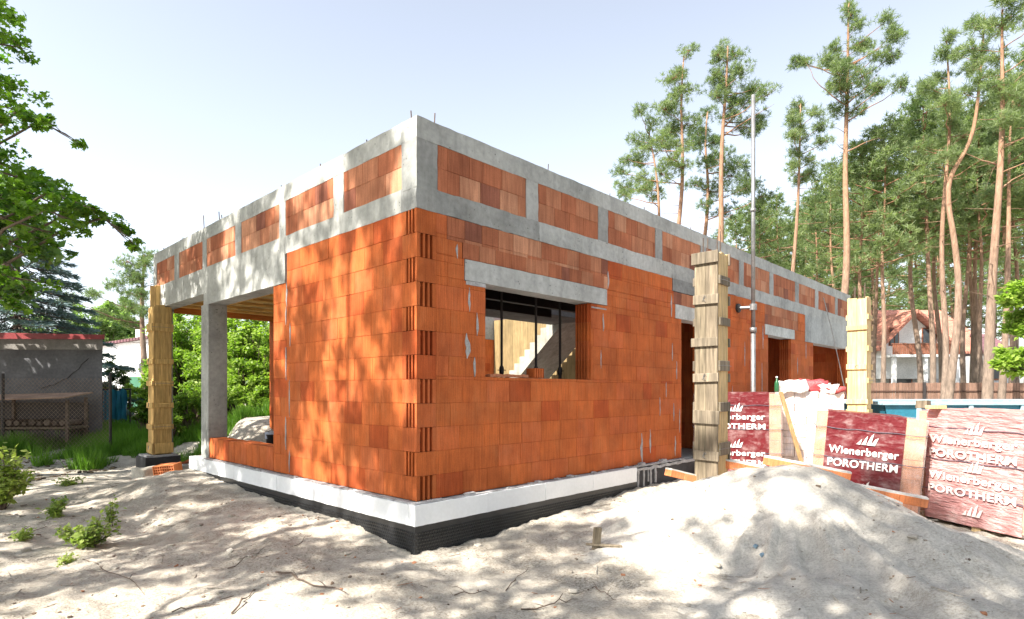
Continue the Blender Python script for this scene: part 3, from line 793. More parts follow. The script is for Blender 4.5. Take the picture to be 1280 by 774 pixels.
for px, d, s, lab, kd in ((181,11.05,(.17,.14,.20),'pale broken stone leaning at the front left of the black footing','s'),(211,10.95,(.19,.13,.10),'orange perforated clay block lying in front of the black footing','b'),(228,11.35,(.13,.12,.16),'grey concrete lump between the footing and the white foam band','c')):
    p = at(px, 489, d); z = gh(p.x, p.y)
    if kd == 'b':
        t = thing('perforated_block', lab, 'block', (p.x, p.y, z-.01), ANG-.35, rot=(.12,-.1,ANG-.9))
        m = MB(); nx_, nz_ = 9, 4; w = .40; hh = .20; dep = .24
        # honeycomb face: ribs round open cells
        for i in range(nx_+1): a = -w/2+w*i/nx_; m.box(a-.006, a+.006, -dep/2, dep/2, 0, hh, (.62,.21,.08))
        for k in range(nz_+1): a = hh*k/nz_; m.box(-w/2-.006, w/2+.006, -dep/2+.001, dep/2-.001, a-.005, a+.005, (.62,.21,.08))
        m.box(-w/2, w/2, .02, .05, 0, hh, (.2,.06,.03)); m.build('honeycomb_body', M_brick, t)
    else:
        m = MB(); m.rough(-s[0],s[0],-s[1],s[1],-.08,s[2],.06,.05,5); o = m.build('stone' if kd == 's' else 'concrete_lump', M_stone if kd == 's' else M_conc, None, True, loc=(p.x,p.y,z), rot=(0,.1,rnd.uniform(0,3)))
        tag(o, lab, 'stone' if kd == 's' else 'lump')
p = at(226, 489, 11.9); q = at(250, 489, 11.6)
m = MB(); a = Vector((p.x-.1,p.y,gh(p.x,p.y)+.18)); b = Vector((q.x+.1,q.y,gh(q.x,q.y)+.32)); c = (a+b)/2
m.beam(a-c, b-c, .16, .04, (.5,.2,.13)); o = m.build('plank', M_wood_any, None, loc=c); tag(o, 'reddish brown plank lying between the black footing and the foam band', 'plank')
# bucket beside the wall in the porch
bp = l2w(1.32, 6.25, .556)
t = thing('bucket', 'black plastic bucket standing against the brick wall inside the porch', 'bucket', bp)
m = MB(); m.lathe([(.11,0),(.135,.30),(.145,.30),(.145,.32),(.128,.32),(.105,.02)], 20); m.build('pail', M_dark, t, True)
m = MB(); m.tube([(.145*math.cos(a), .03+.02*math.sin(a*.5), .31+.10*math.sin(a)) for a in np.linspace(0, math.pi, 12)], .004, 5); m.build('handle', M_steel, t)
m = MB(); m.rough(-.11,.11,-.11,.11,.24,.36,.05,.02,10); m.build('rag', simple('pale_blue_rag', (.55,.62,.75), .9, .15), t)

# ------------------------------------------------------------------ electric mast
dm = 11.55; b = at(941.5, 489, dm)
t = thing('service_mast', 'tall thin galvanised pole rising above the roof edge, clamped to the wall', 'pole', (b.x, b.y, 0))
m = MB(); top = CZ+(HY-119)/F*dm
m.tube([(0,0,0),(0,0,2.9)], .045, 12); m.build('lower_tube', M_steel, t, True)
m = MB(); m.tube([(0,0,2.9),(0,0,top)], .038, 12); m.build('upper_tube', M_steel, t, True)
m = MB(); m.tube([(0,0,2.84),(0,0,2.94)], .062, 12); m.tube([(0,0,5.2),(0,0,5.26)], .055, 12); m.build('coupling', M_steel, t, True)
lu, lv = w2l(b.x, b.y); wl = l2w(lu-.06, -.01)-Vector((b.x,b.y,0)); wz = CZ+(HY-384)/F*dm
m = MB(); m.tube([(0,0,wz),(wl.x,wl.y,wz)], .03, 8); m.tube([(0,0,wz-.06),(0,0,wz+.06)], .068, 12)
m.build('wall_bracket', M_steel, t)
m = MB(); w0 = Vector((wl.x,wl.y,0)); m.lathe([(.09,-.02),(.09,.03),(.06,.05)], 14)
o = m.build('wall_plate', M_dark, t, loc=(wl.x,wl.y,wz), rot=(R(90),0,ANG))

# ------------------------------------------------------------------ lettering printed on the pallet covers
def letters(txt, size, bold=.022, align='CENTER'):
    cu = bpy.data.curves.new('lettering', 'FONT'); cu.body = txt; cu.size = size; cu.align_x = align; cu.offset = bold*size; cu.extrude = .0015
    cu.space_character = 1.06
    o = bpy.data.objects.new('lettering', cu); COL.objects.link(o)
    dg = bpy.context.evaluated_depsgraph_get(); me = bpy.data.meshes.new_from_object(o.evaluated_get(dg))
    bpy.data.objects.remove(o); bpy.data.curves.remove(cu)
    V = np.zeros(len(me.vertices)*3); me.vertices.foreach_get('co', V); V = V.reshape(-1,3)
    fs = [tuple(p.vertices) for p in me.polygons]; bpy.data.meshes.remove(me); return V, fs
M_print = simple('white_print', (.80,.78,.77), .5, .06, 9, .1)
M_print_f = simple('faded_white_print', (.78,.66,.64), .5, .05, 9, .1)
M_film = film_mat('clear_wrap', (.66,.55,.51), .16, (.7,.7,1.2), rough=.25, bs=.15, worn=.5)
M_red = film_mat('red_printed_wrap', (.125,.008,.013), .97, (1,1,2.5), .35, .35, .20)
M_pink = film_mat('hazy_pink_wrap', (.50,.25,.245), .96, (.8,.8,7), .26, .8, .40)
M_strap = simple('dark_strap', (.10,.09,.12), .5, .1)
M_block_pale = brick_mat('wrapped_clay_block', False)
def printed(t, w, xs, rows, red, ymin, z0, z1, size, fade=False, x_face=None):
    """rows of print on the front (-y) face"""
    mt = M_print_f if fade else M_print
    for z in rows:
        for txt, dz, s in (('Wienerberger', 0, size), ('POROTHERM', -.165, size*.98)):
            V, fs = letters(txt, s, .026 if txt[0] == 'P' else .020)
            sx = (xs[1]-xs[0])*.90/max(.01, V[:,0].max()-V[:,0].min()); c = (xs[0]+xs[1])/2
            if z+dz < z0+.02: continue
            m = MB(); m.add([(c+(x-(V[:,0].max()+V[:,0].min())/2)*sx, ymin-zz, z+dz+y) for x, y, zz in V], fs); m.build('lettering', mt, t)
        lx = (xs[0]+xs[1])/2+.02; lz = z+size*1.0
        if lz < z1-.12:
            m = MB()
            for i, (a, h) in enumerate(((-.10,.07),(-.045,.115),(.01,.15),(.055,.10))):
                pl = [(lx+a, lz), (lx+a+.045, lz), (lx+a+.055+.02*i*.4, lz+h), (lx+a+.045, lz+h*.8)]
                m.prism(pl, -.0015, .0015, m=Matrix(((1,0,0,0),(0,0,1,ymin),(0,1,0,0),(0,0,0,1))))
            m.build('logo', mt, t)
def pallet(label, loc, rz, W, D, H, red, rows, size=.13, hazy=False, tilt=(0,0), courses=5):
    """local: x along the front, front face at y=0 looking to -y, z up"""
    t = thing('wrapped_pallet', label, 'pallet', loc, rot=(tilt[0], tilt[1], rz), group='pallets of wrapped clay blocks')
    m = MB()
    for x in (0, W/2-.05, W-.10): m.bbox(x, x+.10, 0, D, 0, .09, .004)
    for i in range(6): y = i*(D-.1)/5; m.bbox(0, W, y, y+.10, .091, .112, .003, g3(rnd.uniform(.8,1.1)))
    m.build('pallet_base', M_wood_p, t)
    m = MB(); ch = (H-.12)/courses; nb = 4
    for k in range(courses):
        for i in range(nb):
            for j in range(3):
                if 0 < i < nb-1 and j == 1 and k < courses-1: continue
                x0 = W*i/nb; x1 = W*(i+1)/nb; y0 = D*j/3; y1 = D*(j+1)/3; q = rnd.uniform(-.004,.004)
                c = Vector((.60,.26,.13))*rnd.uniform(.9,1.15)
                m.bbox(x0+.003+q, x1-.003+q, y0+.003+q, y1-.003+q, .116+k*ch, .116+(k+1)*ch-.004, .004, tuple(c))
    m.build('block_stack', M_block_pale, t)
    def sheet(xa, xb, face, off, mat, name, amp=.006, za=.06, zb=H+.012, slack=None):
        m = MB(); nx_ = max(2, int(abs(xb-xa)/.04)); nz_ = int((zb-za)/.04); vs = []
        for i in range(nx_+1):
            for k in range(nz_+1):
                a = xa+(xb-xa)*i/nx_; z = za+(zb-za)*k/nz_
                n = mnoise.noise(Vector((a*5+loc[0], z*9, 2+rz)))*amp+mnoise.noise(Vector((a*2+z*14, z*3, loc[0])))*amp*.6
                if slack: n += slack(a, z)
                vs.append({'f': (a, -off-n, z), 'r': (W+off+n, a, z), 'l': (-off-n, a, z), 't': (a, z, H+off+n)}[face])
        fs = [(i*(nz_+1)+k, (i+1)*(nz_+1)+k, (i+1)*(nz_+1)+k+1, i*(nz_+1)+k+1) for i in range(nx_) for k in range(nz_)]
        m.add(vs, fs if face in 'frt' else [f[::-1] for f in fs]); return m.build(name, mat, t, True)
    def cover(mat, off, name):
        o = []
        sheet(-off, W+off, 'f', off, mat, name); sheet(-off, D+off, 'r', off, mat, name); sheet(-off, D+off, 'l', off, mat, name)
        sheet(-off, W+off, 't', off, mat, name, za=-off, zb=D+off)
    cover(M_film, .014, 'clear_film')
    if red:
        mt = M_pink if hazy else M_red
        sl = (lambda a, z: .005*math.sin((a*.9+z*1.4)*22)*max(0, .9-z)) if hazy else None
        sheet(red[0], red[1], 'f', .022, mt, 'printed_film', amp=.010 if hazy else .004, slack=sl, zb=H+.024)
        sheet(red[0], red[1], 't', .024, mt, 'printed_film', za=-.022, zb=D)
        printed(t, W, red, rows, red, -.0335 if not hazy else -.038, .06, H, size, hazy)
    m = MB()
    for z in (H*.30, H*.58, H*.86):
        n = 24; pts = [(W*i/n, -.030-.004*math.sin(i*1.9), z+.006*math.sin(i*.8)) for i in range(n+1)]
        m.tube([(W+.03, D, z)]+[(W+.03, 0, z)]+pts[::-1]+[(-.03,D,z)], .005, 5)
    m.build('strap', M_strap, t)
    return t

p = at(1010, 636, 7.75)
pallet('wrapped block pallet with bold white print on dark red, middle of the row', (p.x, p.y, .10), -.47, 1.185, .8, 1.34, (.12,.97), (.84,.24), .135, tilt=(0,.085))
pr = at(1146, 645, 7.55); dv = Vector((.267,-.964)).normalized()
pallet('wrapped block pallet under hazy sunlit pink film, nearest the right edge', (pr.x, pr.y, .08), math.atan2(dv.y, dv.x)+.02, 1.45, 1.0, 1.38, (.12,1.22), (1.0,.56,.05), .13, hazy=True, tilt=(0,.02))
pl_ = at(868, 489, 10.35)
pallet('wrapped block pallet with dark red print half hidden behind the weathered column formwork', (pl_.x, pl_.y, .22), math.atan2(-.28,.96), 1.40, 1.0, 1.44, (.08,1.20), (1.0,.38), .135)
# pale unwrapped stack behind
p = at(978, 489, 10.75)
t = thing('block_stack', 'pale sunlit stack of unwrapped blocks with torn red and white film on top', 'block stack', (p.x, p.y, .30), -.30)
M_pale_block = brick_mat('pale_clay_block', False)
m = MB()
for x in (0,.45,.90): m.bbox(x, x+.1, 0, 1.0, 0, .09, .004, (1,.9,.7))
m.build('pallet_base', M_wood_p, t)
m = MB()
for k in range(11):
    for i in range(5):
        for j in range(3):
            q = rnd.uniform(-.008,.008); c = Vector((.74,.63,.57))*rnd.uniform(.94,1.1)
            m.bbox(i*.20+.002+q, i*.20+.198+q, j*.33+q, j*.33+.328+q, .10+k*.118, .10+k*.118+.114, .004, tuple(c))
m.build('block_layers', M_pale_block, t)
m = MB()
for (x0,x1,y0,y1,zz,c) in ((.02,.40,-.05,.6,.17,(.9,.85,.83)),(.25,.75,0,.7,.19,(.42,.06,.07)),(.55,.9,.0,.6,.12,(.92,.9,.88)),(.85,1.02,-.03,.5,.05,(.42,.07,.07))):
    m.rough(x0,x1,y0,y1,1.36,1.40+zz,.06,.06,5,c=c)
m.build('torn_film', simple('crumpled_film', (.95,.93,.92), .35, .08, 6, .6, .02), t, True)
# bottle on the left pallet
p = at(971, 491, 9.65)
M_green = simple('green_glass', (.02,.10,.04), .15, .1, spec=.6)
t = thing('bottle', 'small green bottle standing on top of the half hidden pallet', 'bottle', (p.x, p.y, 1.685))
m = MB(); m.lathe([(.033,0),(.036,.02),(.036,.13),(.028,.165),(.014,.19),(.013,.235)], 14); m.build('glass_body', M_green, t, True)
m = MB(); m.lathe([(.016,.23),(.016,.255)], 12); m.build('cap', M_print, t)
# leaning board and clay lintel beams
a = at(1001, 575, 8.1); b = at(976, 490, 8.6); m = MB(); c = (a+b)/2
m.beam(a-c-(b-a)*.1, b-c, .055, .03); o = m.build('board', wood_mat('leaning_board', (.28,.18,.085)), None, loc=c); tag(o, 'narrow brown board leaning between the red pallet and the pale stack', 'board')
def lbeam(p1, p2, w, h, lab):
    a, b = at(*p1), at(*p2); c = (a+b)/2; t = thing('lintel_beam', lab, 'lintel beam', c, group='clay lintel beams lying on the sand heap')
    d = b-a; Ld = d.length; rz = math.atan2(d.y, d.x); ry = -math.asin(d.z/Ld); t.rotation_euler = (0, ry, rz)
    m = MB(); n = max(3, int(Ld/.25))
    for i in range(n):
        x0 = -Ld/2+Ld*i/n; k = rnd.uniform(.9,1.1); m.bbox(x0+.001, x0+Ld/n-.001, -w/2, w/2, -h, -.018, .004, (.60*k,.21*k,.085*k))
    m.build('clay_shell', M_brick, t)
    m = MB(); m.rough(-Ld/2, Ld/2, -w/2+.004, w/2-.004, -.022, 0, .05, .003, 9, (1.5,1.48,1.45)); m.build('concrete_fill', M_conc, t)
lbeam((905,573,7.65),(1160,622,6.75), .14, .115, 'longest clay lintel beam sloping down across the sand heap to the pink pallet')
lbeam((955,569,7.35),(1064,590,6.98), .13, .11, 'short clay lintel beam resting on top of the longest one')
lbeam((1070,605,7.0),(1128,628,6.78), .13, .12, 'clay lintel beam half buried under the longest one')
lbeam((836,585,7.5),(884,597,7.75), .13, .10, 'clay lintel beam end poking out left of the weathered formwork')
# scraps
def scrap(px, py, d, sx, sy, sz, lab, name='wood_block', rot=(0,0,0), mat=None, cat='wood offcut', z=None):
    p = at(px, py, d); m = MB(); k = rnd.uniform(.9,1.2); m.mbox(Matrix.Identity(4), sx/2, sy/2, sz/2, .004, (k,k,k*.95), jit=.004)
    o = m.build(name, mat or M_wood_any, None, loc=(p.x, p.y, p.z if z is None else z), rot=rot); return tag(o, lab, cat)
scrap(1154, 508.5, 7.5, .11,.13,.10, 'greyish wood block sitting on the left corner of the pink pallet', rot=(0,0,.5), mat=M_wood_g, z=1.535)
scrap(1170, 512, 7.28, .18,.13,.045, 'flat yellow wood offcut beside the greyish block on the pink pallet', 'wood_offcut', rot=(0,0,.2), mat=M_wood_p, z=1.505)
zz = sand_top(.86, 6.0)
scrap(746, 489, 6.0, 08e-2,.04,.24, 'upright pale wood peg standing in the sand before the foam band', 'wood_peg', rot=(.05,.06,.35), mat=M_wood_g, z=zz+.09)
scrap(755, 489, 5.98, 0.36,.06,.022, 'flat splintered lath lying at the foot of the wood peg', 'lath', rot=(0,.03,-.16), mat=M_wood_g, z=sand_top(.93,5.98)+.02)
M_blue_s = simple('pale_blue_plastic', (.17,.26,.34), .5, .2)
for px, py, lab in ((944,684,'upper pale blue plastic scrap on the shaded face of the sand heap'),(953,695,'lower pale blue plastic scrap on the shaded face of the sand heap')):
    d = 5.3; p = at(px, py, d)
    for it in range(30):
        p = at(px, py, d); e_ = p.z-sand_top(p.x, p.y)
        d += e_*.8
    m = MB(); m.rough(-.026,.026,-.018,.018,-.01,.014,.02,.012,18); o = m.build('plastic_scrap', M_blue_s, None, loc=(p.x,p.y,p.z+.008), rot=(.5,0,rnd.uniform(0,3))); tag(o, lab, 'scrap')
# slim cable hanging down by the garage opening
m = MB(); pts = [l2w(13.2,-.03,4.15), l2w(13.6,-.10,3.4), l2w(14.0,-.20,2.4), l2w(14.3,-.35,1.2), l2w(14.4,-.5,.5)]
m.tube(pts, .011, 6); o = m.build('cable', M_steel); tag(o, 'thin grey cable hanging from the wall over the garage opening', 'cable')
# blue skip behind the pallets
M_blue = simple('blue_skip_paint', (.02,.14,.21), .45, .2, 4, .2)
M_cyan = simple('lit_blue_paint', (.30,.47,.56), .5, .2, 6, .2)  # paler copy of the blue, light on the rim put into its colour
p = at(1106, 489, 11.4)
t = thing('skip_container', 'long blue skip with a pale lit rim behind the wrapped pallets', 'skip', (p.x, p.y, .3), 0)
Wd, Dd, Hh = 4.6, 1.7, 1.13
m = MB(); m.prism([(.25,0),(Wd-.25,0),(Wd,Hh),(0,Hh)], 0, .05, m=Matrix(((1,0,0,0),(0,0,1,0),(0,1,0,0),(0,0,0,1)))); m.prism([(.25,0),(Wd-.25,0),(Wd,Hh),(0,Hh)], Dd-.05, Dd, m=Matrix(((1,0,0,0),(0,0,1,0),(0,1,0,0),(0,0,0,1))))
m.build('side_panel', M_blue, t)
m = MB(); m.add([(0,0,Hh),(0,Dd,Hh),(.25,Dd,0),(.25,0,0),(.05,0,Hh),(.05,Dd,Hh),(.3,Dd,0),(.3,0,0)], [(0,1,2,3),(7,6,5,4),(0,4,5,1)])
m.add([(Wd,0,Hh),(Wd,Dd,Hh),(Wd-.25,Dd,0),(Wd-.25,0,0),(Wd-.05,0,Hh),(Wd-.05,Dd,Hh),(Wd-.3,Dd,0),(Wd-.3,0,0)], [(3,2,1,0),(4,5,6,7),(0,1,5,4)])
m.box(.2, Wd-.2, .05, Dd-.05, 0, .04); m.build('end_panel', M_blue, t)
m = MB(); m.bbox(-.06, Wd+.06, -.06, .045, Hh, Hh+.06, .01); m.bbox(-.06, Wd+.06, Dd-.045, Dd+.06, Hh+.002, Hh+.09, .01); m.bbox(-.06, .05, .046, Dd-.046, Hh, Hh+.07, .01); m.bbox(Wd-.05, Wd+.06, .046, Dd-.046, Hh, Hh+.07, .01)
m.build('rim', M_cyan, t)
m = MB()
for x in (.6, 1.6, 2.6, 3.6): m.bbox(x, x+.08, -.045, -.002, .05, Hh-.002, .006); m.bbox(x, x+.08, Dd-.09, Dd-.052, .3, Hh, .006)
m.build('stiffener', M_cyan, t)

# ------------------------------------------------------------------ right background: fence and house
M_fence = wood_mat('brown_fence_board', (.20,.125,.095), .3)
fz = .38; fd = 27.0; fx0 = 12.0; fx1 = 30.0
t = thing('board_fence', 'long brown fence of upright boards on dark posts under the pines', 'fence', (fx0, fd, fz))
m = MB(); x = 0
while x < fx1-fx0:
    k = rnd.uniform(.72,1.25); m.box(x, x+.125, 0, .022, .08+rnd.uniform(-.01,.01), 1.70+rnd.uniform(-.015,.015), (k,k*.97,k*.95)); x += .145
m.build('board_panel', M_fence, t)
m = MB(); m.box(0, fx1-fx0, -.03, -.001, 1.28, 1.34, (.35,.3,.3)); m.box(0, fx1-fx0, -.03, -.001, .4, .46, (.35,.3,.3)); m.build('rail', M_fence, t)
x = 1.2
while x < fx1-fx0:
    m = MB(); m.box(x, x+.10, -.13, -.031, 0, 1.72); m.build('post', M_dark, t); x += 2.75

M_roof = None
def tile_mat(name, c):
    m, nt, b = nodes(name)
    co = coords(nt); n1 = noise(nt, co, 1.3, 5); w = N(nt, 'ShaderNodeTexWave', wave_type='BANDS', bands_direction='X'); w.inputs['Scale'].default_value = 1.6; L(nt, co, w.inputs['Vector'])
    w2 = N(nt, 'ShaderNodeTexWave', wave_type='BANDS', bands_direction='Z', wave_profile='SAW'); w2.inputs['Scale'].default_value = 1.0; L(nt, co, w2.inputs['Vector'])
    k = ramp(nt, n1, [(.3, tuple(x*.75 for x in c)), (.7, tuple(x*1.2 for x in c))])
    k = mix(nt, .35, k, ramp(nt, w2.outputs['Fac'], [(0, g3(.5)), (.2, g3(1.1)), (1, g3(1))]), 'MULTIPLY')
    L(nt, tinted(nt, k), b.inputs['Base Color']); b.inputs['Roughness'].default_value = .7
    p = bump(nt, b, w.outputs['Fac'], .7, .06); bump(nt, b, w2.outputs['Fac'], .6, .05, p); return m
M_roof = tile_mat('red_roof_tile', (.46,.19,.135)); M_roof_d = tile_mat('dark_plum_roof_tile', (.16,.075,.09))
M_stucco = simple('white_stucco', (.66,.66,.66), .9, .08, 2, .2); M_stucco_g = simple('grey_stucco', (.42,.43,.45), .9, .12, 2, .2)
M_glass = simple('dark_window_glass', (.03,.035,.045), .08, .2, 3, 0, spec=.8)
M_brown = wood_mat('balcony_wood', (.25,.10,.06))
hd = 44.0; p0 = at(1081, 489, hd); sc = hd/F
t = thing('villa', 'white two storey house with red tiled roofs, gable and balcony behind the pines', 'house', (p0.x, hd, .4))
WX = (1236-1081)*sc
def zpx(py): return CZ-(py-HY)*sc-.4
m = MB(); m.box(.2, WX-.2, 0, 8.5, 0, zpx(437)); m.build('wall', M_stucco_g, t)
gx0, gx1, gxc = (1086-1081)*sc, (1166-1081)*sc, (1126-1081)*sc
m = MB(); m.prism([(gx0+.2, 2.2),(gx1-.2, 2.2),(gx1-.2, zpx(428)),(gxc, zpx(396)),(gx0+.2, zpx(430))], -1.2, .0-.004, m=Matrix(((1,0,0,0),(0,0,1,0),(0,1,0,0),(0,0,0,1)))); m.build('gable_wall', M_stucco, t)
def roof(name, quads, mat, th=.16):
    m = MB()
    for q in quads: m.add([Vector(p) for p in q]+[Vector(p)-Vector((0,0,th)) for p in q], [tuple(range(len(q))), tuple(reversed(range(len(q), 2*len(q))))]+[(i, i+len(q), (i+1) % len(q)+len(q), (i+1) % len(q)) for i in range(len(q))])
    return m.build(name, mat, t)
ez = zpx(440); rz_ = zpx(378); ym = 4.2
rf = roof('roof', [[(-.5,-.6,ez),(WX+.4,-.6,ez),(WX-.6,ym,rz_),(.9,ym,rz_)], [(WX+.4,9.1,ez),(-.5,9.1,ez),(.9,ym,rz_),(WX-.6,ym,rz_)]], M_roof)
m = MB(); m.prism([(0.1,ez-.3),(8.4,ez-.3),(ym,rz_-.3)], .9, WX-.7, m=Matrix(((0,0,1,0),(1,0,0,0),(0,1,0,0),(0,0,0,1)))); m.build('gable_end', M_stucco_g, t)
roof('gable_roof', [[(gx0-.35,-1.9,zpx(437)),(gxc,-1.9,zpx(391)),(gxc,3.2,zpx(391)),(gx0-.35,3.2,zpx(437))], [(gxc,-1.9,zpx(391)),(gx1+.35,-1.9,zpx(431)),(gx1+.35,3.2,zpx(431)),(gxc,3.2,zpx(391))]], M_roof, .22)
m = MB(); cx_ = (1127-1081)*sc; m.box(cx_-.3, cx_+.3, 4.6, 5.2, rz_-1, zpx(371)); m.build('chimney', M_stucco, t)
ax0 = (1196-1081)*sc
roof('annex_roof', [[(ax0,-2.6,zpx(444)),(WX+.2,-2.6,zpx(444)),(WX-.2,-.2,zpx(418)),(ax0+.8,-.2,zpx(418))]], M_roof_d)
m = MB(); m.box(ax0+.3, WX-.1, -2.2, -.01, 0, zpx(446)); m.build('annex_wall', M_stucco_g, t)
for (x0,x1,y0,y1) in ((1098,1110,412,434),(1138,1156,412,434)):
    a0, a1 = (x0-1081)*sc, (x1-1081)*sc; m = MB(); m.box(a0, a1, -1.26, -1.203, zpx(y1), zpx(y0)); w = m.build('window', M_brown, t)
    m = MB(); mid = (a0+a1)/2; m.box(a0+.07, mid-.04, -1.29, -1.262, zpx(y1)+.07, zpx(y0)-.07); m.box(mid+.04, a1-.07, -1.29, -1.262, zpx(y1)+.07, zpx(y0)-.07); m.build('pane', M_glass, w)
for (x0,x1,y0,y1) in ((1112,1140,454,484),(1208,1222,458,476)):
    a0, a1 = (x0-1081)*sc, (x1-1081)*sc; yf = -2.2 if x0 > 1200 else 0; m = MB(); m.box(a0, a1, yf-.06, yf-.003, zpx(y1), zpx(y0)); w = m.build('window', M_brown, t)
    m = MB(); m.box(a0+.1, a1-.1, yf-.09, yf-.062, zpx(y1)+.1, zpx(y0)-.1); m.build('pane', M_glass, w)
m = MB(); m.box(gx0-.1, gx1+.1, -2.8, -1.21, zpx(449), zpx(446)); m.build('balcony_slab', M_stucco, t)
m = MB(); n = 34
for i in range(n): a = gx0+(gx1-gx0)*i/n; m.box(a, a+.11, -2.78, -2.74, zpx(446)+.002, zpx(434))
m.box(gx0-.05, gx1+.05, -2.8, -2.7, zpx(434)+.001, zpx(433)); m.build('balcony_railing', M_brown, t)
for a in (gx0+.2, gxc, gx1-.2):
    m = MB(); m.box(a-.12, a+.12, -2.7, -2.46, 0, zpx(449)-.003); m.build('balcony_pillar', M_stucco, t)

# ------------------------------------------------------------------ left background: shed, chain-link fence, far white house
sd = 16.2; p0 = at(128, 489, sd)
t = thing('shed', 'low grey rendered shed with a red edged flat roof and a cracked wall', 'shed', (p0.x, p0.y, .15), R(2))
SW = 7.5; SH = CZ-(424-HY)/F*sd-.15
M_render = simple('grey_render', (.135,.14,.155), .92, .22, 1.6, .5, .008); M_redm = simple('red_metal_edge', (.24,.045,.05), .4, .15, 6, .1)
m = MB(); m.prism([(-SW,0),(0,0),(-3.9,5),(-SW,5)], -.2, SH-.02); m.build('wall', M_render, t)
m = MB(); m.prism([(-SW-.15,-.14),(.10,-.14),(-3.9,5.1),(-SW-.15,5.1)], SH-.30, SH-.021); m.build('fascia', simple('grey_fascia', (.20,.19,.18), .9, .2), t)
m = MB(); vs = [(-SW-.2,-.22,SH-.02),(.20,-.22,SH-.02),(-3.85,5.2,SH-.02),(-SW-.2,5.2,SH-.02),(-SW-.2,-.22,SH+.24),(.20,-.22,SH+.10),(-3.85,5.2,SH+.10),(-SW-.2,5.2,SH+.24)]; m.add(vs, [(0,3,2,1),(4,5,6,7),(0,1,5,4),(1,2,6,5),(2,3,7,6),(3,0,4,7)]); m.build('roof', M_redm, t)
m = MB(); pts = [(-1.62,1.62),(-1.42,1.70),(-1.27,1.72),(-1.05,1.86),(-.93,1.90),(-.80,2.03),(-.62,2.16),(-.55,2.28),(-.36,2.44)]
for (a, b), (c, d) in zip(pts, pts[1:]):
    w = .005; m.add([(a,-.018,b-w),(c,-.018,d-w*.6),(c,-.018,d+w*.6),(a,-.018,b+w),(a,.01,b-w),(c,.01,d-w*.6),(c,.01,d+w*.6),(a,.01,b+w)], [(0,1,2,3),(0,4,5,1),(2,6,7,3)])
m.build('crack', M_dark, t)
# rack leaning on the shed wall
M_sheet = simple('rusty_roof_sheet', (.34,.22,.16), .7, .3, 3, .3)
p1 = at(92, 489, 15.2)
t = thing('lean_to_rack', 'low wooden rack with a rusty sheet roof standing before the shed wall', 'rack', (p1.x, 15.15, .25), R(2))
RH = CZ-(494-HY)/F*15.2-.25
m = MB(); m.add([(-6,-.25,RH-.22),(0,-.25,RH-.05),(0,.8,RH+.08),(-6,.8,RH-.08),(-6,-.25,RH-.25),(0,-.25,RH-.08),(0,.8,RH+.05),(-6,.8,RH-.11)], [(0,1,2,3),(7,6,5,4),(0,4,5,1),(1,5,6,2)]); m.build('sheet_roof', M_sheet, t)
for a, b in ((-.12,0),(-2.0,0),(-4.2,0),(-.12,.7),(-2.0,.7),(-4.2,.7)):
    m = MB(); m.box(a-.03, a+.03, b-.03, b+.03, -.3, RH-.13+.1*b+a*.026); m.build('post', M_twig, t)
m = MB(); m.box(-6, -.05, -.02, .72, .48, .53, (.8,.75,.7)); m.build('shelf', M_wood_g, t)
m = MB()
for i in range(30): a = -5.8+i*.19; r = rnd.uniform(.05,.09); m.tube([(a,.05,.56+r),(a+rnd.uniform(-.03,.03),.7,.56+r)], r, 7, g3(rnd.uniform(.6,1.2)))
m.build('stored_logs', M_twig, t)
m = MB(); m.box(-6, -.1, .74, .78, -.1, RH-.2); m.build('shade_panel', M_dark, t)  # dark board added to stand for the deep shade under the rack roof
for i in range(4):
    m = MB(); a = -5.6+i*1.38; m.rough(a, a+1.3, .05,.65, -.2, .44, .15, .05, 4, g3(rnd.uniform(.5,1))); o = m.build('stored_crate', M_dark, t)  # stacked stuff, made large and dark to deepen the shade below the shelf
# chain link fence
cd = 14.3; cx0 = at(-60, 489, cd).x; cx1 = at(137, 489, cd).x
t = thing('chain_link_fence', 'rusty diamond mesh fence on thin dark posts in front of the shed', 'fence', (cx0, cd, .14))
Wf = cx1-cx0; m = MB(); sp = .10; zt = CZ-(473-HY)/F*cd-.14
n = int((Wf+zt)/sp)
for i in range(n):
    a = i*sp
    s0 = (max(0, a-zt), min(zt, a)); e0 = (min(a, Wf), max(0, a-Wf))
    m.tube([(s0[0],0,s0[1]),(e0[0],0,e0[1])], .0022, 3, cap=False)
    m.tube([(Wf-s0[0],.006,s0[1]),(Wf-e0[0],.006,e0[1])], .0022, 3, cap=False)
m.build('mesh', simple('mesh_wire', (.33,.24,.18), .6, .2, metal=.3), t)
for x in (Wf, Wf-2.6, .3):
    m = MB(); m.tube([(x,.03,-.2),(x,.03,zt+.12)], .032, 8); m.build('post', M_dark, t)
# blue tarpaulin on a rail
M_tarp = simple('blue_tarp', (.02,.20,.30), .5, .2, 4, .3)
a = at(129, 489, 20); t = thing('blue_tarpaulin', 'blue tarpaulin hung over a rail at the corner of the shed', 'tarpaulin', (a.x, 20, .3))
m = MB(); nxx = 24; Wt = 31/F*20; zt = CZ-(487-HY)/F*20-.3; vs = []
for i in range(nxx+1):
    for k in range(9): vs.append((Wt*i/nxx, .06*math.sin(i*1.25)+.03*math.sin(i*.5+k), zt-(zt-.45)*k/8-.04*math.sin(i*.6)))
m.add(vs, [(i*9+k, i*9+k+1, (i+1)*9+k+1, (i+1)*9+k) for i in range(nxx) for k in range(8)]); m.build('sheet', M_tarp, t, True)
m = MB(); m.tube([(-.1,.02,zt+.01),(Wt+.1,.02,zt+.01)], .025, 6); m.tube([(-.05,.04,-.2),(-.05,.04,zt)], .03, 6); m.tube([(Wt+.05,.04,-.2),(Wt+.05,.04,zt)], .03, 6); m.build('rail', M_dark, t)
